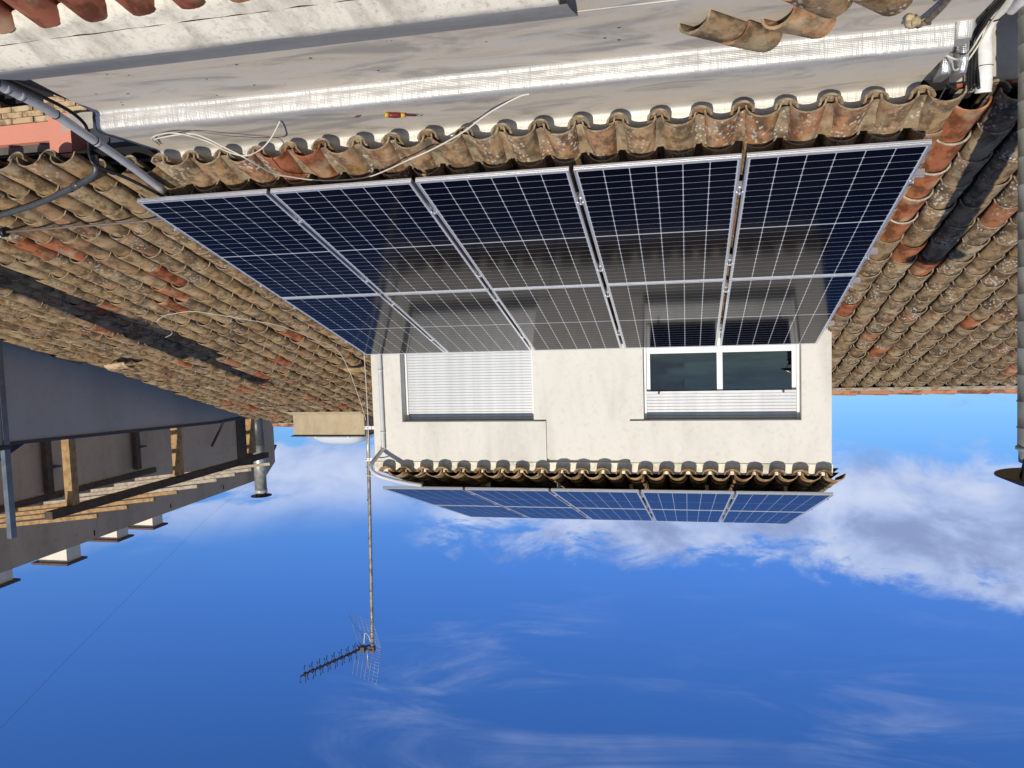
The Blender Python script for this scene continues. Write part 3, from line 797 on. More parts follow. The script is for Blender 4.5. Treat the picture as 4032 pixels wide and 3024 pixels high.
for r in range(2):
    for cidx in range(5):
        p = RP(cidx*(PW+GX), r*(PL+0.03), 0)
        mt = Matrix.Translation(p) @ Matrix.Rotation(T, 4, 'X')
        pos_txt = 'in the eave row' if r == 0 else 'in the row below the windows'
        lab = f'dark solar panel {pos_txt}, {NTH[cidx]} from the ringed flue'
        sp_ = thing('solar_panel', lab, 'solar panel', group='solar panels of the large lower array', mat=mt)
        link('frame', me_fr, sp_); link('backsheet', me_sh, sp_)
        for (x, y) in pos: link('cell', me_cell, sp_, Matrix.Translation((x, y, 0)))
# upper array on the dormer roof
PLU = 2.106
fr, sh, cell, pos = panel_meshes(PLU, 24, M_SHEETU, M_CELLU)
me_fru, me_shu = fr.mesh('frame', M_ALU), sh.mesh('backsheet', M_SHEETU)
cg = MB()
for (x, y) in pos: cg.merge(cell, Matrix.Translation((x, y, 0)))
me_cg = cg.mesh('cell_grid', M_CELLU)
UO = Vector((-0.162, 4.046, 2.964))
for r in range(2):
    for cidx in range(5):
        p = UO + RP(cidx*(PW+GX), r*(PLU+0.03), 0, T2)
        mt = Matrix.Translation(p) @ Matrix.Rotation(T2, 4, 'X')
        pos_txt = 'above the dormer eave tiles' if r == 0 else 'in the back dormer row'
        lab = f'bluish solar panel {pos_txt}, {NTH[4-cidx]} from the antenna mast'
        sp_ = thing('solar_panel', lab, 'solar panel', group='solar panels of the dormer roof array', mat=mt)
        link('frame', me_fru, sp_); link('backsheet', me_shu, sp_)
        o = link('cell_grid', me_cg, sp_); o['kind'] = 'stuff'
# mounting rails with clamps
def rail(s, t, O, label, x0, x1, grp):
    base = Vector(O) + RP(0, s, 0, t)
    r_ = thing('mounting_rail', label, 'rail', group=grp, mat=Matrix.Translation(base) @ Matrix.Rotation(t, 4, 'X'))
    b = MB()
    b.box((x0, -0.020, -0.078), (x1, 0.020, -0.052)); b.box((x0, -0.020, -0.0515), (x1, -0.006, -0.0365)); b.box((x0, 0.006, -0.0515), (x1, 0.020, -0.0365))
    b.build('profile', M_ALU, r_)
    for k in range(6):
        xc = -GX/2 + k*(PW+GX)
        if k == 0: xa, xb = xc-0.004, xc+0.026
        elif k == 5: xa, xb = xc-0.026, xc+0.004
        else: xa, xb = xc-0.024, xc+0.024
        MB().box((xa, -0.018, 0.0006), (xb, 0.018, 0.0042)).box((xc-0.006, -0.012, -0.036), (xc+0.006, 0.012, 0.0004)).tube([(xc, 0, 0.0044), (xc, 0, 0.0095)], 0.006, 6).build('clamp', M_ALU, r_)
    for k in range(6):
        xf = 0.45 + k*0.9
        MB().box((xf-0.02, -0.02, -0.15), (xf+0.02, 0.02, -0.079)).build('foot', M_GALV, r_)
for i, (s, tx) in enumerate(((0.47, 'nearest the eave'), (1.768, 'second up from the eave'), (2.43, 'third up from the eave'), (3.70, 'nearest the dormer windows'))):
    rail(s, T, (0, 0, 0), f'aluminium mounting rail under the large array, the one {tx}', -0.085, 5.345, 'rails under the lower array')
for i, (s, tx) in enumerate(((0.45, 'nearest the dormer eave'), (1.70, 'just before the middle joint'), (2.55, 'just behind the middle joint'), (3.75, 'farthest back'))):
    rail(s, T2, UO, f'aluminium mounting rail under the dormer roof array, {tx}', -0.06, 5.33, 'rails under the dormer array')

# ------------------------------------------------------------------ flue with ringed body and cone cap
fx, fy = -0.408, -0.445
fl = thing('ringed_flue', 'tall greenish grey metal flue with raised rings and a dark cone cap', 'flue', (fx, fy, 0))
fl.rotation_euler = (0, -0.0125, 0)
prof = []; z = -1.6
rings = [1.607 - 0.142*k for k in range(20)]
prof = [(0.118, -2.2)]
for zz in sorted(rings): prof += [(0.118, zz-0.006), (0.1225, zz-0.002), (0.1225, zz+0.002), (0.118, zz+0.006)]
prof += [(0.118, 1.705)]
MB().lathe(prof, 36).build('pipe', M_FLUE, fl)
MB().lathe([(0.119, 1.706), (0.128, 1.712), (0.128, 1.724), (0.119, 1.728), (0.113, 1.730), (0.113, 1.793)], 36).build('collar', M_GALV, fl)
for k in range(3):
    a = 2*pi*k/3 - 0.35
    MB().tube([(0.108*cos(a), 0.108*sin(a), 1.77), (0.135*cos(a), 0.135*sin(a), 1.862)], 0.007, 6).build('strut', M_CAPBLK, fl)
MB().lathe([(0.225, 1.862), (0.226, 1.868), (0.12, 1.915), (0.012, 1.952)], 36).build('cap', M_CAPBLK, fl)

# ------------------------------------------------------------------ corner: insulated pipes, cables, wrapped upstand
up_ = thing('wrapped_post', 'short corner upstand wrapped in crinkled silver membrane beside the cable bundle', 'upstand', (0, 0, 0))
def crinkle_box(x0, x1, y0, y1, z0, z1, mat, parent, name, seed, amp=0.008, n=10):
    b = MB()
    ring = []
    for j in range(n+1):
        z = z0+(z1-z0)*j/n
        for k in range(16):
            a = 2*pi*k/16
            cx, cy = (x0+x1)/2, (y0+y1)/2
            ex = abs(cos(a))**0.45*(1 if cos(a) >= 0 else -1); ey = abs(sin(a))**0.45*(1 if sin(a) >= 0 else -1)
            q = amp*nz((k*1.3+seed, j*0.9, seed)); sh_ = 1-0.25*max(0, (j-n+2)/2)
            b.v.append((cx+ex*((x1-x0)/2*sh_+q), cy+ey*((y1-y0)/2*sh_+q), z+amp*.5*nz((k*2.0, j, seed+4))))
    for j in range(n):
        for k in range(16):
            k2 = (k+1) % 16; b.face((j*16+k, j*16+k2, (j+1)*16+k2, (j+1)*16+k), 0, True)
    b.face([n*16+k for k in range(16)], 0)
    return b.build(name, mat, parent)
crinkle_box(-0.105, -0.045, -0.30, -0.06, -0.70, -0.318, M_WRAP, up_, 'wrap', 3)
crinkle_box(-0.04, 0.035, -0.26, -0.05, -0.60, -0.330, M_WRAP, up_, 'wrap', 8)
crinkle_box(-0.03, 0.075, -0.62, -0.45, -0.70, -0.40, M_STEP, up_, 'corner_fold', 16, 0.012)

ip = thing('insulated_pipe', 'white insulated pipe strapped with a black tie, running down from the orange tile row', 'pipe', (0, 0, 0))
path = [(-0.232, -0.10, -0.245), (-0.232, -0.115, -0.33), (-0.230, -0.12, -0.46), (-0.222, -0.13, -0.56), (-0.235, -0.22, -0.625), (-0.25, -0.42, -0.64), (-0.24, -0.85, -0.66), (-0.20, -1.6, -0.68)]
sp = smooth_path(path, 8)
MB().tube(sp, [0.043 + 0.003*nz((i*0.7, 0, 0)) for i in range(len(sp))], 12).build('sleeve', M_INSUL, ip)
for p, q in (((-0.231, -0.1155, -0.380), (-0.231, -0.1156, -0.3835)), ((-0.2365, -0.235, -0.6275), (-0.2375, -0.245, -0.628))):
    MB().tube([p, q], 0.0470, 12).build('strap', M_BLACK, ip)
ip2 = thing('insulated_pipe', 'second white insulated pipe lying close against the ringed flue', 'pipe', (0, 0, 0))
path = [(-0.29, -0.33, -0.61), (-0.275, -0.50, -0.60), (-0.235, -0.9, -0.61), (-0.17, -1.7, -0.62)]
MB().tube(smooth_path(path, 6), 0.034, 12).build('sleeve', M_INSUL, ip2)
MB().tube([(-0.268, -0.58, -0.602), (-0.2675, -0.586, -0.602)], 0.0375, 12).build('strap', M_BLACK, ip2)
cb = thing('cable_bundle', 'bundle of black cables hanging between the white pipe and the silver wrapped corner', 'cable', (0, 0, 0))
for i, (dx, rr) in enumerate(((0.012, 0.012), (0.028, 0.009), (0.046, 0.006), (0.018, 0.007), (0.0, 0.009))):
    path = [(-0.19+dx, -0.12-0.01*i, -0.275+0.02*(i % 3)), (-0.192+dx, -0.13, -0.40), (-0.196+dx*0.9, -0.15, -0.53), (-0.205+dx*0.8, -0.26, -0.60), (-0.215+dx*0.8, -0.50, -0.615), (-0.20+dx*0.8, -0.95, -0.63), (-0.15+dx*0.8, -1.8, -0.65)]
    MB().tube(smooth_path(path, 7), rr, 7).build('cable', M_BLACK, cb)
wc = thing('white_cable', 'pair of thin white cables looping from the silver step corner towards the cable bundle', 'cable', (0, 0, 0))
MB().tube(smooth_path([(0.075, -0.50, -0.352), (0.03, -0.48, -0.335), (-0.02, -0.40, -0.36), (-0.10, -0.30, -0.42), (-0.16, -0.32, -0.52), (-0.19, -0.5, -0.57), (-0.19, -0.85, -0.62), (-0.14, -1.6, -0.64)], 8), 0.0055, 7).build('strand', M_WHITEC, wc)
MB().tube(smooth_path([(0.075, -0.495, -0.352), (0.02, -0.40, -0.345), (-0.03, -0.28, -0.335), (-0.09, -0.25, -0.37), (-0.15, -0.28, -0.46), (-0.175, -0.40, -0.54), (-0.185, -0.8, -0.61), (-0.13, -1.6, -0.63)], 8), 0.0055, 7).build('strand', M_WHITEC, wc)

# ------------------------------------------------------------------ white cables at the eave
def cable(name, label, cat, pts, r, mat, sub=7, n=7, grp=None):
    o = MB().tube(smooth_path(pts, sub), r, n).build(name, mat); return tag(o, label, cat, grp)
cable('white_cable', 'short white cable loop hanging from the ledge over the two orange eave tiles', 'cable',
      [(3.889, -0.468, -0.350), (3.985, -0.41, -0.27), (4.062, -0.416, -0.20), (4.14, -0.47, -0.155), (4.288, -0.43, -0.20), (4.442, -0.40, -0.28), (4.53, -0.48, -0.31), (4.62, -0.52, -0.325), (4.74, -0.48, -0.335), (4.86, -0.40, -0.335), (4.95, -0.2, -0.345)], 0.0048, M_WHITEC)
cable('white_cable', 'long white cable sagging along the eave tiles and back onto the silver ledge', 'cable',
      [(4.93, -0.24, -0.347), (4.86, -0.37, -0.335), (4.70, -0.455, -0.325), (4.51, -0.48, -0.32), (4.40, -0.46, -0.28), (4.288, -0.47, -0.22), (4.16, -0.46, -0.15), (4.14, -0.28, -0.118), (4.15, -0.105, -0.112), (4.09, 0.02, -0.105), (3.96, 0.15, -0.095), (3.789, 0.19, -0.09), (3.571, 0.13, -0.085), (3.36, -0.03, -0.09), (3.166, -0.199, -0.10), (2.947, -0.27, -0.15), (2.726, -0.396, -0.20), (2.548, -0.46, -0.28), (2.36, -0.50, -0.346), (2.28, -0.53, -0.350)], 0.0050, M_WHITEC)
cable('white_cable', 'thin white cable lying across the weathered tan tiles with a loose loop at its end', 'cable',
      [(7.667, 3.452, 0.985), (7.474, 3.316, 0.945), (7.389, 3.173, 0.90), (7.416, 3.073, 0.868), (7.315, 2.848, 0.80), (7.10, 2.68, 0.745), (6.924, 2.591, 0.728), (6.64, 2.545, 0.712), (6.426, 2.687, 0.755), (6.179, 2.888, 0.82), (5.939, 3.122, 0.892), (5.78, 3.55, 1.04), (5.66, 3.98, 1.19), (5.58, 4.15, 1.46), (5.52, 4.2, 1.70), (5.46, 4.24, 1.95), (5.42, 4.25, 2.12)], 0.0036, M_WHITEC)
cable('white_cable', 'thin white cable hanging straight down beside the antenna mast', 'cable',
      [(5.345, 4.12, 2.66), (5.345, 4.13, 2.4), (5.34, 4.13, 2.0), (5.345, 4.13, 1.6), (5.35, 4.12, 1.2)], 0.005, M_WHITEC)

# ------------------------------------------------------------------ pipes at the other end
pv_ = thing('conduit_pipe', 'thick light grey conduit running from under the panels out over the end of the terrace', 'pipe', (0, 0, 0))
P0, P1 = Vector((5.125, 0.06, -0.085)), Vector((5.13, -1.62, -0.485))
path = [P0, Vector((5.12, -0.33, -0.213)), Vector((5.12, -0.679, -0.312)), Vector((5.12, -0.986, -0.395)), Vector((5.13, -1.30, -0.445)), P1]
MB().tube(smooth_path(path, 5), 0.0275, 14).build('pipe', M_PVC, pv_)
pp = smooth_path(path, 20)
for f in (0.36, 0.74, 0.80):
    i = int(f*(len(pp)-4)); MB().tube([pp[i], pp[i+2]], 0.0290, 14).build('collar', M_PVC, pv_)
for f in (0.375, 0.58, 0.855):
    i = int(f*(len(pp)-4)); q = pp[i]; MB().tube([q, q+(pp[i+1]-q).normalized()*0.006], 0.0315, 14).build('cable_tie', M_BLACK, pv_)
dp_ = thing('drain_pipe', 'dark grey drain pipe with an elbow lying on the low tan tiles', 'pipe', (0, 0, 0))
path = [(6.95, 0.24, -0.005), (6.691, 0.191, -0.02), (6.195, 0.046, -0.06), (5.677, -0.154, -0.125), (5.53, -0.205, -0.15), (5.455, -0.235, -0.175), (5.425, -0.25, -0.22), (5.425, -0.25, -0.30)]
MB().tube(smooth_path(path, 6), 0.022, 12).build('pipe', M_PVCD, dp_)
MB().tube([(5.72, -0.138, -0.122), (5.64, -0.170, -0.131)], 0.0255, 12).build('socket', M_PVCD, dp_)
cable('thin_pipe', 'thin dark pipe running along the end of the terrace and dropping beside the conduit', 'pipe',
      [(5.19, 0.15, -0.06), (5.30, -0.10, -0.16), (5.40, -0.27, -0.22), (5.425, -0.30, -0.28), (5.43, -0.30, -0.36), (5.425, -0.31, -0.44), (5.40, -0.36, -0.485), (5.30, -0.60, -0.50), (5.24, -0.90, -0.51), (5.19, -1.3, -0.52), (5.15, -1.8, -0.54)], 0.0115, M_BLACK)
cable('tension_rod', 'thin brown rod stretched low over the tan tiles with a black and white end cap', 'rod',
      [(5.30, 0.49, 0.052), (5.462, 0.493, 0.052), (6.27, 0.501, 0.056), (6.96, 0.513, 0.060)], 0.0100, M_BROWNC, 2)
ec = thing('end_cap', 'black rubber cap with a white back at the end of the thin rod', 'cap', (6.975, 0.515, 0.06))
MB().tube([(-0.005, 0, 0), (0.03, 0, 0)], 0.042, 9).build('rubber', M_BLACK, ec)
MB().tube([(0.0305, 0, 0), (0.12, 0, -0.004)], 0.044, 9).build('back', M_INSUL, ec)
gutter = MB().box((4.98, -1.9, -1.3), (5.125, -0.62, -0.50)).build('edge_trim', M_BLACK); tag(gutter, 'black bitumen edge along the end of the dusty terrace floor', 'edge')

# ------------------------------------------------------------------ near low roof: lime coping with red tiles
shed = thing('shed_roof', 'near low roof with a stained lime coping and dusty red tiles', 'roof', (0, 0, 0))
b = MB(); nx = 90
prof = [(-1.255, -0.478), (-1.30, -0.468), (-1.40, -0.443), (-1.52, -0.414), (-1.600, -0.397), (-1.612, -0.399)]
sheet_grid('flashing_tape', 1.90, 5.02, 90, prof[::-1], M_TAPE, 0.003, 1.0, parent=shed)
x0, x1, nx = 1.935, 5.6, 150
rows = [(-1.603, -0.47), (-1.603, -0.403), (-1.618, -0.394), (-1.66, -0.401), (-1.73, -0.424), (-1.797, -0.447)]
bm2 = MB()
for i in range(nx+1):
    x = x0+(x1-x0)*i/nx
    for j, (y, z) in enumerate(rows):
        bm2.v.append((x, y+0.006*nz((x*4, j, 0)), z+0.004*nz((x*6, j*1.4, 5))))
for i in range(nx):
    for j in range(len(rows)-1):
        k = i*len(rows)+j; bm2.face((k, k+1, k+1+len(rows), k+len(rows)), 0, True)
bm2.build('coping', M_LIME, shed)
rows = [(-1.799, -0.449), (-1.83, -0.457), (-1.865, -0.466), (-1.90, -0.476), (-1.925, -0.515)]
bm2 = MB()
for i in range(nx+1):
    x = x0+(x1-x0)*i/nx
    ph = 2*pi*(x-4.014)/PITCH_X
    for j, (y, z) in enumerate(rows):
        e = (j/4.0)**1.5
        bm2.v.append((x, y+0.010*nz((x*8, j, 7)) + e*0.030*cos(ph), z+0.006*nz((x*9, j*1.4, 2)) + e*0.016*cos(ph)))
for i in range(nx):
    for j in range(len(rows)-1):
        k = i*len(rows)+j; bm2.face((k, k+1, k+1+len(rows), k+len(rows)), 0, True)
bm2.build('mortar_flashing', M_LIME, shed)
for k in range(-6, 7):
    X = 4.014 + PITCH_X*k
    if X < 2.5 or X > 5.5: continue
    for j in range(4):
        # upper end tucked in the mortar, lower end towards the viewer
        mt = Matrix.Translation((X, -1.90-0.47-0.36*j, -0.532-0.115*(j+1))) @ Matrix.Rotation(0.285-0.05, 4, 'X')
        link('cover_tile', tile_mesh('c', RNG.randrange(6), M_DUSTY), shed, mt)
        mt = Matrix.Translation((X+PITCH_X/2, -1.905-0.47-0.36*j, -0.502-0.115*(j+1))) @ Matrix.Rotation(0.285-0.03, 4, 'X')
        link('pan_tile', tile_mesh('p', RNG.randrange(4), M_DUSTY), shed, mt)
MB().box((1.94, -3.9, -3.0), (5.6, -1.61, -1.15)).build('base', M_SHELF, shed)

# ------------------------------------------------------------------ loose things on the terrace
def loose_tile(label, p0, p1, z0, z1, seed, mat=M_TE, up_side=1, L=None, roll=0.0, edge=None):
    a, c = Vector((*p0, z0)), Vector((*p1, z1)); dv = c-a; L = dv.length
    cm = cover_mb(seed, 10, 0.105, 0.092, 0.080, L, 0.014, 3, 0.006)
    ang = math.atan2(-dv.x, dv.y); el_ = math.atan2(dv.z, math.hypot(dv.x, dv.y))
    o = cm.build('roof_tile', [mat, edge or M_RIM])
    o.matrix_world = Matrix.Translation(a) @ Matrix.Rotation(ang, 4, 'Z') @ Matrix.Rotation(el_, 4, 'X') @ Matrix.Rotation(roll, 4, 'Y')
    return tag(o, label, 'roof tile', 'loose tiles on the terrace')
loose_tile('lichen crusted loose tile carrying the overlapping tile with a pale end', (1.36, -1.075), (1.13, -0.83), -0.482, -0.478, 201, M_TL)
loose_tile('loose tile with a pale mortar end resting over another loose tile', (1.175, -0.93), (0.985, -0.69), -0.463, -0.478, 202, M_TL, edge=M_RIDGE)
loose_tile('loose brown tile showing a clean orange broken end', (0.965, -1.02), (0.74, -0.81), -0.483, -0.480, 203, M_TE, edge=M_RIDGE)
loose_tile('loose tile with an orange rim lying partly outside the picture edge', (0.93, -1.36), (0.72, -1.08), -0.482, -0.480, 204, M_TL, edge=M_RIDGE)
loose_tile('loose dark red tile lying nearest to the taped hose', (0.68, -1.33), (0.45, -1.02), -0.482, -0.480, 205, M_TR)
hs = thing('hose_fitting', 'dark taped hose ending in a foam covered brass elbow on the terrace', 'hose', (0, 0, 0))
hp = smooth_path([(0.262, -0.84, -0.425), (0.25, -0.90, -0.43), (0.235, -0.98, -0.44), (0.22, -1.10, -0.455), (0.19, -1.5, -0.462)], 6)
MB().tube(hp, [0.016+0.002*nz((i*1.7, 0, 0)) for i in range(len(hp))], 10).build('hose', M_HOSE, hs)
MB().tube([(0.262, -0.838, -0.424), (0.285, -0.765, -0.428)], 0.013, 10).build('brass_end', flat('old_brass', (0.36, 0.26, 0.12), 0.5, 0.4), hs)
MB().tube(smooth_path([(0.285, -0.764, -0.428), (0.285, -0.735, -0.44), (0.265, -0.70, -0.458), (0.20, -0.665, -0.468)], 4), 0.009, 8).build('lever', M_RUST, hs)
fb = MB()
for (c_, r_) in (((0.31, -0.83, -0.43), 0.024), ((0.325, -0.795, -0.435), 0.027), ((0.315, -0.765, -0.44), 0.020), ((0.335, -0.82, -0.45), 0.022)):
    k = len(fb.v)
    for i in range(7):
        for j in range(10):
            th_, ph_ = pi*i/6, 2*pi*j/10
            q = Vector((sin(th_)*cos(ph_), sin(th_)*sin(ph_), cos(th_))); rr = r_*(1+0.35*nz(q*2.3+Vector(c_)*40))
            fb.v.append(tuple(Vector(c_)+q*rr))
    for i in range(6):
        for j in range(10):
            j2 = (j+1) % 10; fb.face((k+i*10+j, k+i*10+j2, k+(i+1)*10+j2, k+(i+1)*10+j), 0, True)
fb.build('foam_lump', M_FOAM, hs)
sd = thing('screwdriver', 'red and yellow insulated screwdriver lying on the silver ledge', 'screwdriver', mat=Matrix.Translation((3.207, -0.425, -0.340)) @ Matrix.Rotation(math.atan2(0.082, -0.185), 4, 'Z') @ Matrix.Rotation(pi/2, 4, 'Y'))
MB().lathe([(0.0145, 0.0), (0.017, 0.004), (0.0165, 0.022)], 14).build('end_band', M_YEL, sd)
MB().lathe([(0.0160, 0.0222), (0.0168, 0.04), (0.0185, 0.062), (0.0165, 0.085), (0.0140, 0.097)], 14).build('handle', M_RED, sd)
MB().lathe([(0.0142, 0.0972), (0.0135, 0.11), (0.0150, 0.122)], 14).build('front_band', M_YEL, sd)
MB().lathe([(0.010, 0.1222), (0.0062, 0.13), (0.0055, 0.19)], 10).build('sleeve', M_RED, sd)
MB().lathe([(0.0032, 0.1902), (0.0032, 0.226), (0.0022, 0.232)], 8).build('tip', M_STEEL, sd)
bit = MB().prism([(0, 0), (0.035, 0.008), (0.045, 0.02), (0.012, 0.015)], 2, -0.354, -0.346).build('clay_shard', M_DUSTY); bit.location = (3.372, -0.42, 0.0)
tag(bit, 'small dark red clay shard on the ledge near the screwdriver', 'shard')
leafm = [flat('dry_leaf', (0.11, 0.08, 0.05), 0.9), flat('pale_crumb', (0.45, 0.42, 0.36), 0.9)]
deb = MB(); rr = random.Random(5)
for i in range(30):
    x, y = rr.uniform(0.1, 4.9), rr.uniform(-1.22, -0.66); s_ = rr.uniform(0.003, 0.009); a = rr.uniform(0, pi)
    k = len(deb.v)
    for q in range(5):
        t = a+2*pi*q/5; deb.v.append((x+s_*1.5*cos(t), y+s_*sin(t), -0.4795))
    deb.v.append((x, y, -0.479+s_*0.6))
    mi = 1 if rr.random() < 0.3 else 0
    for q in range(5): deb.face((k+q, k+(q+1) % 5, k+5), mi)
tag(deb.build('roof_debris', leafm), 'scattered dry crumbs on the dusty terrace floor', 'debris', kind='stuff')

# ------------------------------------------------------------------ skylight on the right slope
sk = thing('skylight', 'stained masonry skylight kerb with a clear dome on the tan tiled slope', 'skylight', (0, 0, 0))
SY = 8.5
MB().box((7.27, SY, 2.2), (8.71, SY+1.3, 2.925)).build('kerb', M_SKYB, sk)
MB().box((7.24, SY-0.035, 2.928), (8.76, SY+1.34, 2.945)).build('flashing', M_CAPBLK, sk)
MB().quad((7.28, SY-0.16, 2.46), (8.8, SY-0.16, 2.46), (8.72, SY-0.004, 2.535), (7.27, SY-0.004, 2.535)).build('mortar_skirt', M_SKYB, sk)
MB().box((7.29, SY-0.02, 2.505), (8.71, SY-0.002, 2.528)).build('tile_course', M_RIDGE, sk)
dm = MB(); k0 = 0
nu, nv = 18, 12
for i in range(nu+1):
    for j in range(nv+1):
        u_, v_ = -1+2*i/nu, -1+2*j/nv
        dm.v.append((7.93+0.56*u_, SY+0.65+0.56*v_, 2.975+0.19*max(0, (1-u_**4))*max(0, (1-v_**4))))
for i in range(nu):
    for j in range(nv): k = i*(nv+1)+j; dm.face((k, k+nv+1, k+nv+2, k+1), 0, True)
dm.build('dome', M_DOME, sk)
MB().box((7.36, SY+0.06, 2.947), (8.50, SY+1.24, 2.9735)).build('dome_rim', flat('grey_rim', (0.35, 0.37, 0.4), 0.4), sk)
for xx in (7.62, 8.28): MB().tube([(xx, SY+0.058, 2.965), (xx, SY+0.030, 2.965)], 0.014, 8).build('bolt', M_INSUL, sk)

# ------------------------------------------------------------------ antenna mast
an = thing('tv_antenna', 'television antenna on a tall rusty mast bracketed to the dormer corner', 'antenna', (5.405, 4.25, 2.1))
mp = [(0, 0, 0.03), (0.003, 0, 0.5), (0.02, 0, 1.2), (0.07, 0.0, 3.09)]
MB().tube(smooth_path(mp, 4), 0.0225, 12).build('mast', M_MAST, an)
MB().tube([(0.0, 0, 0.10), (0.005, 0, 0.55)], 0.0238, 12).build('new_sleeve', M_GALV, an)
for zz in (0.095, 0.505):
    MB().box((-0.135, -0.026, zz), (0.035, -0.020, zz+0.042)).box((0.029, -0.0195, zz), (0.035, 0.03, zz+0.042)).build('bracket', M_ALUW, an)
    for xx in (-0.02, 0.022): MB().tube([(xx, -0.027, zz+0.02), (xx, -0.045, zz+0.02)], 0.006, 6).build('bolt', M_CAPBLK, an)
for zz in (0.62, 1.05, 1.55, 2.25, 2.80, 2.88, 2.95, 3.0):
    MB().tube([(0.003+0.021*zz+0.0, 0, zz), (0.003+0.021*zz, 0, zz+0.008)], 0.0242, 10).build('cable_tie', M_BLACK, an)
hub = Vector((5.60, 4.27, 5.13)) - Vector((5.405, 4.25, 2.1))
bd = Vector((0.46, -0.888, 0.018)).normalized(); pp_ = Vector((0.888, 0.46, 0)); uu = bd.cross(pp_)*-1
if uu.z < 0: uu = -uu
MB().tube([hub-bd*0.10, hub+bd*0.94], 0.011, 6).build('boom', M_CAPBLK, an)
for k in range(8):
    c_ = hub + bd*(0.14+0.112*k)
    e = bpy.data.objects.new('director', None); COL.objects.link(e); e.parent = an
    for sg in (1, -1):
        ctr = c_ + uu*(0.060*sg) + bd*(0.028*sg) + pp_*0.012*sg
        arc = [ctr + bd*(0.034*sin(rad(-150+300*q/16)))*1.0 - uu*(sg*0.052*cos(rad(-150+300*q/16))) + pp_*(0.02*(q-8)/8) for q in range(17)]
        MB().tube(arc, [0.0085 if 6 <= q <= 11 else 0.0055 for q in range(17)], 5).build('loop', M_CAPBLK, e)
    MB().tube([c_-uu*0.02, c_+uu*0.02], 0.016, 6).build('clip', M_CAPBLK, e)
MB().box((-0.04, -0.04, -0.035), (0.04, 0.04, 0.035), mat=Matrix.Translation(hub+bd*0.03+uu*0.01)).build('dipole_box', M_CAPBLK, an)
MB().tube([hub-pp_*0.15+uu*.01, hub+pp_*0.15+uu*.01], 0.007, 6).build('dipole', M_CAPBLK, an)
MB().tube([hub-bd*0.05+uu*-0.02, hub-bd*0.05+uu*0.30], 0.008, 6).build('reflector_strut', M_GALV, an)
MB().box((-0.035, -0.03, -0.03), (0.035, 0.03, 0.03), mat=Matrix.Translation(Vector((0.07, 0, 3.03)))).build('mast_clamp', M_RUST, an)
MB().tube(smooth_path([hub+uu*-0.03, hub+uu*-0.14+pp_*-0.02, hub+uu*-0.21-pp_*0.05, hub+uu*-0.17-pp_*0.12, Vector((0.08, -0.02, 2.93))], 5), 0.006, 6).build('coax', M_WHITEC, an)
for sg, nm in ((1, 'upper'), (-1, 'lower')):
    e = bpy.data.objects.new('reflector_grid', None); COL.objects.link(e); e.parent = an
    o0 = hub - bd*0.09; d2 = (uu*sg + bd*0.28).normalized()
    gm = MB()
    for i in range(7):
        x = -0.24+0.48*i/6; gm.tube([o0+pp_*x+d2*0.02, o0+pp_*x+d2*0.44], 0.0016, 4)
    for j in range(12):
        y = 0.02+0.42*(j/11)**1.25; gm.tube([o0-pp_*0.24+d2*y, o0+pp_*0.24+d2*y], 0.0016, 4)
    gm.build('grid_wire', M_GALV, e)

# grey conduit down the dormer wall
cp = thing('wall_conduit', 'light grey conduit on the dormer wall with an elbow passing over the eave tiles', 'pipe', (0, 0, 0))
pth = [(5.145, YW-0.035, 1.0), (5.145, YW-0.035, 1.6), (5.145, YW-0.035, 2.40), (5.150, YW-0.05, 2.47), (5.175, YW-0.18, 2.545), (5.195, 3.84, 2.61), (5.18, 3.79, 2.67), (5.10, 3.78, 2.735), (4.97, 3.82, 2.79), (4.80, 3.90, 2.85), (4.62, 4.0, 2.90)]
MB().tube(smooth_path(pth, 6), 0.0255, 12).build('pipe', M_PVCL, cp)
for zz in (1.46, 2.24): MB().tube([(5.145, YW-0.035, zz), (5.145, YW-0.035, zz+0.03)], 0.029, 12).build('clip', M_PVCL, cp)
cable('white_cable', 'short white cable draped under the corner tile of the dormer eave', 'cable',
      [(5.28, 3.83, 2.74), (5.22, 3.82, 2.755), (5.15, 3.81, 2.75), (5.07, 3.80, 2.73)], 0.007, M_WHITEC)

# ------------------------------------------------------------------ grey pergola building on the far side
pg = thing('terrace_building', 'large grey rendered building with a roof terrace and small chimneys', 'building', (0, 0, 0))
PX1, PX2 = 10.38, 14.0
# terrace parapet: top edge climbs gently
b = MB(); b.prism([(1.0, -6.6), (17.6, -6.6), (17.6, 2.78), (8.6, 2.655), (3.6, 2.32), (1.0, 2.15)], 0, PX1, PX1+0.18); b.build('parapet', M_PARA, pg)
b = MB(); b.prism([(1.0, 2.152), (3.6, 2.322), (8.6, 2.657), (17.6, 2.782), (17.6, 2.83), (8.6, 2.70), (3.6, 2.365), (1.0, 2.195)], 0, PX1-0.035, PX1+0.2); b.build('coping', M_SLATE, pg)
MB().box((PX1+0.18, 1.0, 1.2), (PX2, 17.6, 1.4)).build('terrace_slab', M_GREYW, pg)
b = MB(); b.prism([(0.0, -6.6), (17.08, -6.6), (17.08, 4.98), (16.45, 5.345), (7.0, 5.29), (0.0, 5.22)], 0, PX2, PX2+0.3); b.build('rear_wall', M_GREYW, pg)
b = MB(); b.prism([(0.0, 5.19), (7.0, 5.26), (16.45, 5.315), (17.08, 4.95), (17.5, 4.70), (17.5, 4.66), (17.10, 4.93), (16.45, 5.27), (7.0, 5.22), (0.0, 5.15)], 0, PX2+0.301, PX2+0.9); b.build('roof_edge', M_GREYW, pg)
MB().prism([(17.09, 4.4), (17.7, 4.55), (17.45, 4.78), (17.09, 4.94)], 0, PX2+0.25, PX2+1.2).build('eave_end', M_SLATE, pg)
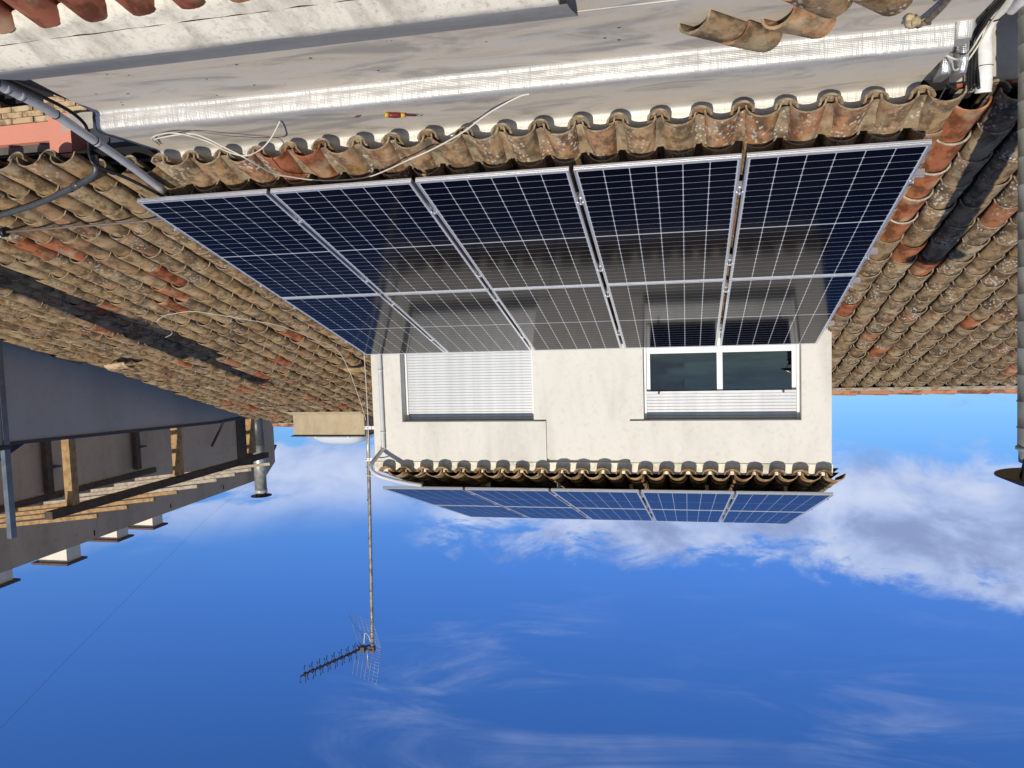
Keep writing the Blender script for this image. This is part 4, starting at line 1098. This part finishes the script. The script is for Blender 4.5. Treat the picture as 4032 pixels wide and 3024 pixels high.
for i, (y0, y1, zt, zc) in enumerate(((6.75, 7.22, 5.42, 5.47), (8.56, 8.95, 5.50, 5.57), (10.05, 10.42, 5.42, 5.475), (11.27, 11.65, 5.455, 5.505))):
    ch = bpy.data.objects.new('chimney', None); COL.objects.link(ch); ch.parent = pg
    MB().box((PX2+0.05, y0, 5.0), (PX2+0.75, y1, zt+0.10)).build('stack', M_CHIM, ch)
    MB().box((PX2-0.03, y0-0.09, zt+0.103), (PX2+0.85, y1+0.09, zt+0.145)).build('slab', M_CHCAP, ch)
for y in (6.55, 9.3, 11.9, 14.2): MB().box((PX2-0.006, y, 5.10+0.005*(y-7)), (PX2+0.003, y+0.035, 5.22+0.004*(y-7))).build('drain_slot', M_DARK, pg)
# doorway pieces seen behind the last pergola post
MB().box((PX2-0.03, 15.0, 2.9), (PX2-0.003, 16.2, 4.95)).build('door_recess', M_PLANK, pg)

pe = thing('pergola', 'timber pergola with bare battens standing on the grey roof terrace', 'pergola', (0, 0, 0))
for Y, mm in ((5.38, M_TIMBER), (8.05, M_TIMBER), (10.65, M_TIMBER)):
    MB().box((10.84, Y-0.085, 1.4), (10.98, Y+0.055, 3.62)).build('post', mm, pe)
    MB().box((PX2-0.18, Y-0.06+0.0, 1.4), (PX2-0.06, Y+0.08, 4.02)).build('rear_post', M_PLANK, pe)
    MB().box((PX2-0.19, Y+0.083, 3.5), (PX2-0.004, Y+0.30, 3.54)).build('wall_strap', M_CAPBLK, pe)
MB().prism([(4.85, 3.57), (11.2, 3.70), (11.2, 3.82), (4.85, 3.69)], 0, 10.82, 10.96).build('girder', M_PLANK, pe)
MB().prism([(4.6, 4.0), (11.4, 4.11), (11.4, 4.23), (4.6, 4.12)], 0, PX2-0.055, PX2-0.004).build('ledger', M_PLANK, pe)
yb = [5.283, 5.957, 6.626, 7.256, 7.861, 8.484, 9.126, 9.747, 10.513]; zb = [3.655, 3.674, 3.695, 3.706, 3.726, 3.73, 3.745, 3.758, 3.777]
for i, (y, z) in enumerate(zip(yb, zb)):
    dz = 0.40; x0, x1 = 10.40, PX2-0.06
    A = Vector((x0, y, z+0.035)); Bv = Vector((x1, y, z+0.035+dz))
    ang = math.atan2(dz, x1-x0); Lb = (Bv-A).length
    mt = Matrix.Translation(A) @ Matrix.Rotation(-ang, 4, 'Y')
    MB().box((0, -0.024, 0.0), (Lb, 0.024, 0.062), mat=mt).build('batten', M_TIMBERG if i > 3 else M_TIMBER, pe)
mf = thing('steel_flue', 'shiny galvanised stove flue with a flat cap on the grey building', 'flue', (13.62, 15.52, 0))
MB().lathe([(0.165, 2.8), (0.165, 4.2)], 24).build('dark_section', M_PVCD, mf)
MB().lathe([(0.17, 4.2), (0.17, 4.52), (0.175, 4.53), (0.175, 4.56), (0.17, 4.57), (0.17, 5.50), (0.18, 5.505), (0.18, 5.62)], 24).build('pipe', M_GALV, mf)
for k in range(3): MB().tube([(0.15*cos(k*2.1), 0.15*sin(k*2.1), 5.6), (0.15*cos(k*2.1), 0.15*sin(k*2.1), 5.70)], 0.01, 6).build('strut', M_CAPBLK, mf)
MB().lathe([(0.30, 5.70), (0.30, 5.715), (0.02, 5.76)], 24).build('cap', M_CAPBLK, mf)
gp = thing('steel_pole', 'bluish grey steel pole rising in front of the pergola at the picture edge', 'pole', (10.2, 3.5, 0))
MB().box((-0.035, -0.045, 0.6), (0.035, 0.045, 3.58)).build('pole', flat('blue_grey_steel', (0.16, 0.19, 0.22), 0.45, 0.3), gp)
MB().box((-0.02, -0.17, 0.7), (0.03, -0.047, 2.33)).build('side_panel', flat('pale_panel', (0.28, 0.28, 0.30), 0.5), gp)
MB().box((-0.05, -0.2, 2.335), (0.06, 0.06, 2.39)).build('bracket', M_CAPBLK, gp)

shade = thing('shade_cloth', 'dark triangular shade cloth hanging beside the steel pole on the roof terrace', 'shade cloth', (0, 0, 0))
MB().prism([(3.98, 2.42), (4.33, 2.44), (3.80, 2.66), (3.2, 2.95), (3.2, 2.45)], 0, 10.70, 10.71).build('cloth', flat('dark_cloth', (0.035, 0.03, 0.055), 0.9), shade)
cable('leaning_stick', 'thin brown stick leaning on the grey terrace wall near the last pergola post', 'stick',
      [(13.55, 14.0, 2.9), (13.7, 13.91, 3.36), (13.85, 13.56, 3.94)], 0.035, M_PLANK, 3, 6)
fg = MB(); fr_ = cover_mb(310, 7, 0.10, 0.09, 0.06, 0.42, 0.012, 1, 0.012)
fo = fr_.build('tile_fragment', [M_BRICK, M_BRICK]); fo.matrix_world = Matrix.Translation((9.02, 4.50, 1.335)) @ Matrix.Rotation(T, 4, 'X') @ Matrix.Rotation(-1.35, 4, 'Z')
tag(fo, 'pale broken tile lying crosswise on the tan slope above the long dark shadow', 'tile fragment', 'loose tile pieces on the tan slope')
fo2 = MB().box((-0.17, -0.06, 0), (0.17, 0.06, 0.022)).build('tile_fragment', flat('yellowed_tile', (0.42, 0.30, 0.14), 0.9, var=0.6, scale=18)); fo2.matrix_world = Matrix.Translation((5.90, 5.12, 1.51)) @ Matrix.Rotation(T, 4, 'X') @ Matrix.Rotation(0.06, 4, 'Z')
tag(fo2, 'flat yellowed tile piece lying near the dormer corner under the antenna mast', 'tile fragment', 'loose tile pieces on the tan slope')

# overhead wire
cable('overhead_wire', 'thin black wire slanting across the open sky from the grey building', 'wire',
      [(14.0, 15.37, 5.40), (12.4, 11.0, 5.26), (10.6, 6.6, 5.14), (8.74, 2.0, 5.06), (6.8, -2.6, 5.0)], 0.0014, M_PVCD, 6, 5)

# unseen block added towards the sun, shaped to throw the tan slope's dark band
st = thing('shadow_caster', 'unseen stepped block added to throw the long shadow over the tan tiled slope', 'chimney', (0, 0, 0))
MB().box((8.02, -1.0, -6.0), (8.66, -0.4, 3.78)).build('stack', M_CHIM, st)
MB().box((7.96, -1.05, 3.783), (8.72, -0.35, 3.86)).build('slab', M_CHCAP, st)
MB().box((8.32, -0.9, 3.863), (8.58, -0.6, 5.18)).build('caster_top', M_CHIM, st)
MB().box((8.26, -0.95, 5.183), (8.64, -0.55, 5.25)).build('caster_top_slab', M_CHCAP, st)
